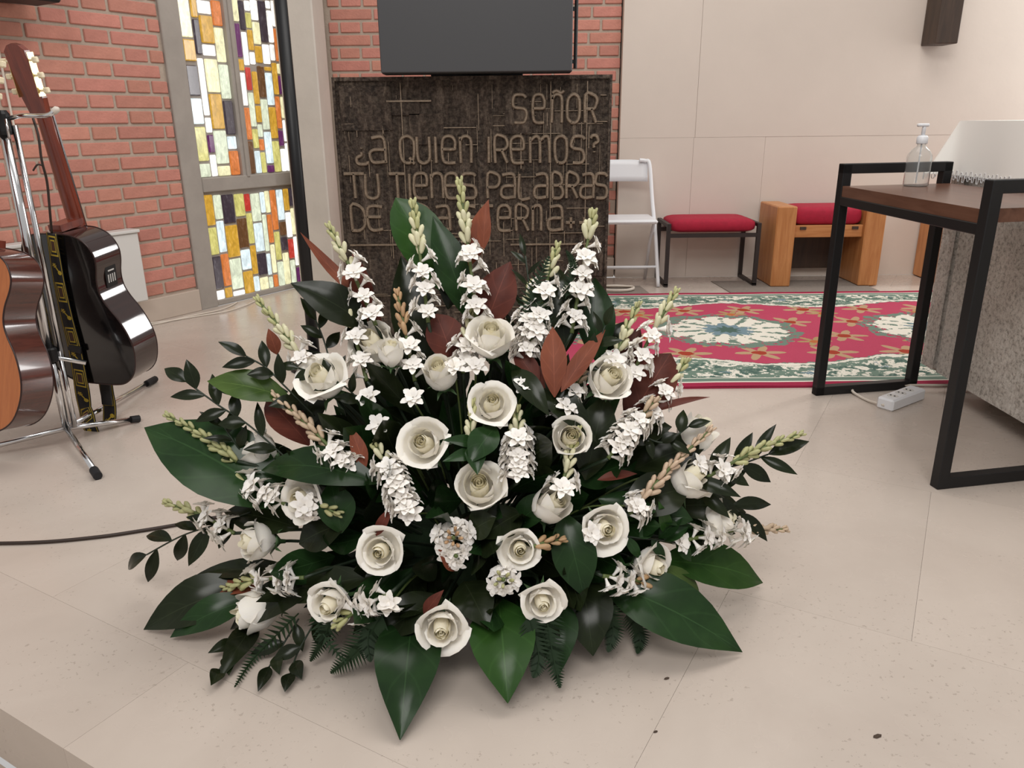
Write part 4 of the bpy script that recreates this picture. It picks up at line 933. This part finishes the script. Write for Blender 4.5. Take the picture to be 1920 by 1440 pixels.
def rose(x, y, rpx, face=None, var=0, d=0.0, roll=None):
    P = fp(x, y, d); R = rpx * pxm(P) / 1.12; f = face and V(face).normalized()
    if not f: f = ((P - O3).normalized() * .75 + (CAMP - P).normalized() * .55 + V((0, 0, .12))).normalized()
    R *= 1.16; h = [1.45, 1.6, 1.9, 1.4][var]; base_ = P - f * (R * h * .55); ROSES.append((P, R))
    e = link('rose', cal_me, fa, frame_m(base_ - FL, f) @ M4.Rotation(rf.uniform(0, 6.28) if roll is None else roll, 4, 'Z') @ M4.Scale(R, 4)); e['label'] = 'white rose bloom'
    link('sepals', sep_me, e); link('heart', HM[var], e)
    for me in RV[var]: link('petal', me, e)
    s_ = base_ - f * (R * .5); part('rose_stem', MB().tube(catmull([s_, s_ - f * .04, O3 + (s_ - O3) * .25], 4), .003, 6), 'stem_dark', fa, True)
for a in [(607, 712, 46), (702, 648, 40, (-.3, -.5, .75), 1, .03), (733, 662, 26, (.1, -.2, 1), 2, -.02), (826, 702, 34, (-.1, -.55, .9), 2), (921, 637, 42, (.05, -.5, .9), 1),
          (922, 760, 40, (.05, -.75, .75), 0), (797, 833, 43, (-.2, -.8, .6), 0), (1140, 712, 42, (.3, -.7, .65), 1), (1068, 822, 36, (.1, -.8, .6), 1), (899, 915, 45, (0, -.7, .75), 1),
          (572, 935, 41, (-.4, -.85, .3), 0), (484, 845, 38, (-.8, -.1, .6), 1, .04), (482, 1015, 37, (-.75, -.5, .3), 1), (715, 1033, 39, (-.1, -1, .35), 3), (975, 1028, 34, (.05, -1, .3), 3),
          (1132, 989, 40, (.25, -1, .3), 3), (1032, 948, 38, (.5, -.5, .7), 2, .01), (1290, 898, 42, (.6, -.3, .75), 1), (1303, 815, 38, (.6, .1, .8), 2, .05), (1219, 1060, 38, (.65, -.7, .15), 0),
          (1348, 978, 36, (.8, -.3, .5), 1), (482, 1145, 42, (-.85, -.5, -.05), 2), (622, 1130, 40, (-.35, -1, .05), 3), (1015, 1126, 36, (.15, -1, .02), 3), (828, 1174, 42, (.05, -1, .12), 3)]:
    rose(*a)
# dense dark foliage inside the fan
fills = []
for k in range(6):
    Ln = rf.uniform(.13, .2)
    fills.append(leaf_mesh(V((0, 0, 0)), V((0, 0, Ln)), rf.uniform(.05, .085), V((0, -1, 0)), rf.uniform(.04, .14), rf.choice([DK, DK, G]), rf.choice(['lance', 'ovate']), off=V((0, 0, 0))))
for k in range(250):
    az = rf.uniform(-math.pi, math.pi); el = math.asin(rf.uniform(.0, 1)); d = V((math.cos(el) * math.cos(az), math.cos(el) * math.sin(az), math.sin(el)))
    if d.y > .5 and rf.random() < .6: d.y = -d.y
    rho = rf.uniform(.35, .88) ** .8
    base_ = O3 + V((d.x * .40, d.y * .20 - .0, d.z * .40)) * rho
    out = (V((d.x, d.y * 1.2, d.z)) + V((rf.uniform(-.5, .5), rf.uniform(-.3, .1), rf.uniform(-.4, .3)))).normalized()
    if base_.z + out.z * .15 < .03: out = V((out.x, out.y, abs(out.z) + .05)).normalized()
    base_.z = max(base_.z, .05)
    if any(((base_ + out * (.03 + .04 * i)) - P_).length < R_r * 1.05 + .01 for P_, R_r in ROSES for i in range(5)): continue
    face = V((rf.uniform(-.5, .5), -1, rf.uniform(.0, .9)))
    mt = frame_m(base_ - FL, out, face.cross(out)); link('leaf', rf.choice(fills), fa, mt @ M4.Scale(rf.uniform(.7, 1.05), 4))
for k in range(64):                            # rear fan of dark leaves and low skirt of leaves round the tray
    if k < 40: an = math.radians(-82 + 164 * (k + rf.uniform(-.4, .4)) / 39); d = V((math.sin(an) * 1.05, rf.uniform(.0, .12), math.cos(an))).normalized(); Ln = rf.uniform(.17, .27); base_ = O3 + V((0, rf.uniform(.02, .08), 0)) + d * rf.uniform(.08, .24); face = V((rf.uniform(-.4, .4), -1, .3))
    else: an = math.radians(-75 + 150 * (k - 40 + rf.uniform(-.4, .4)) / 23); d = V((math.sin(an), -math.cos(an), rf.uniform(-.16, .02))).normalized(); Ln = rf.uniform(.14, .2); base_ = O3 + V((0, 0, -.01)) + V((d.x * .26, d.y * .10, 0)); face = V((0, -.6, 1))
    if any(((base_ + d * Ln * i / 4) - P_).length < R_r * 1.05 + .008 for P_, R_r in ROSES for i in range(5)): continue
    T_ = base_ + d * Ln; T_.z = max(T_.z, .012)
    link('leaf', leaf_mesh(base_, T_, Ln * rf.uniform(.3, .42), face, rf.uniform(.03, .10), rf.choice([DK, DK, G]), 'lance'), fa)
# ---------------- tuberoses
def floret_mesh(seed):
    rr = random.Random(seed); mb = MB(); mb.lathe([(.10, -.75), (.12, -.4), (.2, -.08), (.28, .04)], 7)
    for n_, L, z0, el, off in ((6, 1.0, .0, .38, 0), (6, .72, .06, .85, .52)):
        for k in range(n_):
            a = k * 2 * math.pi / n_ + off + rr.uniform(-.12, .12); e_ = el + rr.uniform(-.2, .2); dr = V((math.cos(a), math.sin(a), 0)); sd = V((-dr.y, dr.x, 0)); up = V((0, 0, 1)); L_ = L * rr.uniform(.88, 1.1)
            rows = []
            for t, wd in ((0.12, .13), (.42, .26), (.75, .24), (1.0, .07)):
                c = dr * (L_ * t * math.cos(e_ * (1 - .35 * t))) + up * (z0 + L_ * t * math.sin(e_ * (1 - .55 * t)))
                rows += [c - sd * wd + up * wd * .35, c - up * wd * .0, c + sd * wd + up * wd * .35]
            mb.add(rows, [(i * 3 + j, i * 3 + j + 1, i * 3 + j + 4, i * 3 + j + 3) for i in range(3) for j in range(2)])
    return mb.mesh('floret', 'tuberose', True)
FLM = [floret_mesh(i) for i in range(4)]
bud_prof = [(.10, 0), (.22, .18), (.27, .45), (.30, .66), (.24, .88), (.08, 1.0)]
BUD = {c: MB().lathe(bud_prof, 7).mesh('bud', c, True) for c in ('bud_cream', 'bud_green', 'bud_pink', 'bud_brown')}
NB_ = [0]
def spike(x1, y1, x0, y0, tone='bud_green', fb=.5, d1=0.0, d0=0.0, nf=None, bs=1.0, fs=1.0, extra=()):
    T, B = fp(x1, y1, d1), fp(x0, y0, d0); k = pxm((T + B) / 2); ax = T - B; L = ax.length; a = ax / L; cd_ = (CAMP - B).normalized()
    lp_ = L / k; mid = B + ax * .5 + (V((0, 0, 1)) - a * a.z) * (.04 * L)
    P = catmull([B, mid, T], 8); N = len(P)
    at_ = lambda t: P[min(N - 1, max(0, round(t * (N - 1))))]
    st_ = part('tuberose_spike', MB().tube(P, [.0042 - .002 * i / N for i in range(N)], 6), 'stem_green', fa, True); st_['label'] = 'white tuberose flower spike'
    e1 = a.cross(cd_).normalized(); e2 = a.cross(e1)
    nb = max(8, int(lp_ * fb / 5.3)); joined = MB()
    for i in range(nb):
        t = 1 - fb * i / nb; g = i * 2.4; u_ = i / max(1, nb - 1); q = at_(t); Lb = (.013 + .014 * u_) * bs; tl = .18 + .32 * u_
        dv = (a + (e1 * math.cos(g) + e2 * math.sin(g)) * tl).normalized()
        tn = tone if u_ < .55 else ('bud_cream' if tone == 'bud_green' else tone)
        if u_ > .8 and tone != 'bud_brown': tn = 'bud_cream' if tone == 'bud_green' else 'bud_pink'
        mt = frame_m(q + (e1 * math.cos(g) + e2 * math.sin(g)) * .003 - FL, dv) @ M4.Diagonal((Lb * .70, Lb * .70, Lb, 1))
        if NB_[0] < 286: link('bud', BUD[tn], st_, mt); NB_[0] += 1
        else: joined.lathe(bud_prof, 6, M4.Translation(FL) @ mt)
    if joined.v: o = part('bud_cluster', joined, tone, st_, True); o['kind'] = 'stuff'
    nf = int(lp_ * (1 - fb) / 13) if nf is None else nf
    for i in range(nf):
        t = (1 - fb) * (1 - (i + .3) / nf); g = i * 2.1 + .6; sdv = e1 * math.cos(g) + e2 * math.sin(g) * .5 - e2 * .55 * (1 if e2.dot(cd_) < 0 else -1)
        dv = (a * .45 + sdv.normalized()).normalized(); R = .0245 * fs * rf.uniform(.85, 1.12)
        link('floret', FLM[rf.randrange(4)], st_, frame_m(at_(t) + dv * R * .8 - FL, dv) @ M4.Rotation(rf.uniform(0, 6), 4, 'Z') @ M4.Scale(R, 4))
    for x, y in extra:
        q = fp(x, y, -.01); dv = ((q - at_(0)).normalized() * .5 + (CAMP - q).normalized() * .8 + V((0, 0, .3))).normalized(); R = .021 * fs
        link('floret', FLM[rf.randrange(4)], st_, frame_m(q - FL, dv) @ M4.Scale(R, 4))
    stem(B, O3 + (B - O3) * .3, .0035, 'stem_dark', fa, 'tuberose_stem')
for a in [dict(c=(970, 770, 970, 905), n=9, f=.42), dict(c=(705, 835, 765, 965), n=11, f=.34), dict(c=(885, 757, 884, 835), n=0, f=1.), dict(c=(1082, 808, 1048, 935), n=2, f=.7, t='bud_green'),
 dict(c=(862, 343, 895, 610), n=8, f=.48), dict(c=(775, 383, 803, 605), n=7, f=.46), dict(c=(617, 426, 705, 610), n=7, f=.44), dict(c=(1112, 402, 1072, 625), n=10, f=.30),
 dict(c=(1044, 462, 992, 665), n=8, f=.35), dict(c=(995, 533, 985, 680), n=8, f=.42), dict(c=(484, 563, 580, 695), n=3, f=.75), dict(c=(644, 560, 688, 715), n=6, f=.42),
 dict(c=(745, 550, 778, 715), n=5, f=.5, t='bud_brown'), dict(c=(882, 585, 868, 700), n=6, f=.55), dict(c=(1266, 548, 1180, 715), n=7, f=.45), dict(c=(1195, 573, 1145, 695), n=2, f=.75),
 dict(c=(1286, 678, 1205, 800), n=6, f=.4), dict(c=(1097, 688, 1048, 795), n=6, f=.42, t='bud_pink'), dict(c=(1228, 752, 1140, 860), n=10, f=.35, t='bud_pink'), dict(c=(513, 742, 656, 880), n=5, f=.7, t='bud_pink'),
 dict(c=(388, 885, 535, 945), n=7, f=.55), dict(c=(312, 943, 440, 1000), n=6, f=.55), dict(c=(315, 780, 445, 865), n=0, f=1.), dict(c=(1332, 806, 1180, 965), n=3, f=.85, t='bud_pink'),
 dict(c=(1500, 814, 1325, 895), n=4, f=.72), dict(c=(1472, 993, 1290, 1012), n=8, f=.48, t='bud_pink'), dict(c=(412, 1107, 570, 1083), n=7, f=.5), dict(c=(633, 1172, 735, 1110), n=6, f=.35),
 dict(c=(1235, 1102, 1130, 1080), n=5, f=.5, t='bud_brown'), dict(c=(1053, 1012, 1000, 1025), n=0, f=1., t='bud_brown'), dict(c=(632, 962, 570, 945), n=2, f=.7)]:
    big = a['c'][1] < 420
    spike(*a['c'], a.get('t', 'bud_green'), a['f'], nf=int(a['n'] * 1.35 + .5), bs=1.15 if big else 1.0, d1=.04 if a['c'][1] < 700 else .0, d0=.02 if a['c'][1] < 700 else -.01)
# tuberoses pointing at the viewer, and single florets low on their stems
def headon(x, y, tone, nf, nbud, r=28):
    P = fp(x, y, -.02); f = ((CAMP - P).normalized() + V((0, 0, .1))).normalized(); k = pxm(P); B = P - f * .09
    st_ = part('tuberose_spike', MB().tube([B, P], .004, 6), 'stem_green', fa, True); st_['label'] = 'white tuberose spike pointing forward'
    x_ = f.cross(V((0, 0, 1))).normalized(); y_ = x_.cross(f)
    for i in range(nf):
        g = i * 2.4; rr = r * k * math.sqrt((i + .5) / nf); dr = x_ * math.cos(g) + y_ * math.sin(g); dv = (f * .7 + dr * .8).normalized()
        link('floret', FLM[i % 4], st_, frame_m(P + dr * rr - f * .02 - FL, dv) @ M4.Scale(.021, 4))
    for i in range(nbud):
        g = i * 2.4; rr = 13 * k * math.sqrt((i + .5) / nbud); dr = x_ * math.cos(g) + y_ * math.sin(g); dv = (f + dr * .5).normalized()
        link('bud', BUD[tone], st_, frame_m(P + dr * rr - f * .004 - FL, dv) @ M4.Diagonal((.011, .011, .016, 1)))
headon(850, 1008, 'bud_brown', 11, 8, 34); headon(944, 1086, 'bud_green', 7, 6, 22); headon(855, 1042, 'bud_pink', 4, 0, 12)
for x, y in ((775, 747), (710, 797), (985, 725), (770, 963), (1185, 945), (730, 1130), (655, 868), (892, 688), (852, 690), (1310, 872), (1276, 1018), (690, 745), (1108, 1000)):
    P = fp(x, y, -.01); f = ((P - O3).normalized() * .8 + (CAMP - P).normalized() * .5).normalized()
    st_ = stem(P - f * .02, O3 + (P - O3) * .5, .002, 'stem_green', fa, 'tuberose_spike')
    link('floret', FLM[rf.randrange(4)], st_, frame_m(P - FL, f) @ M4.Scale(.025, 4))
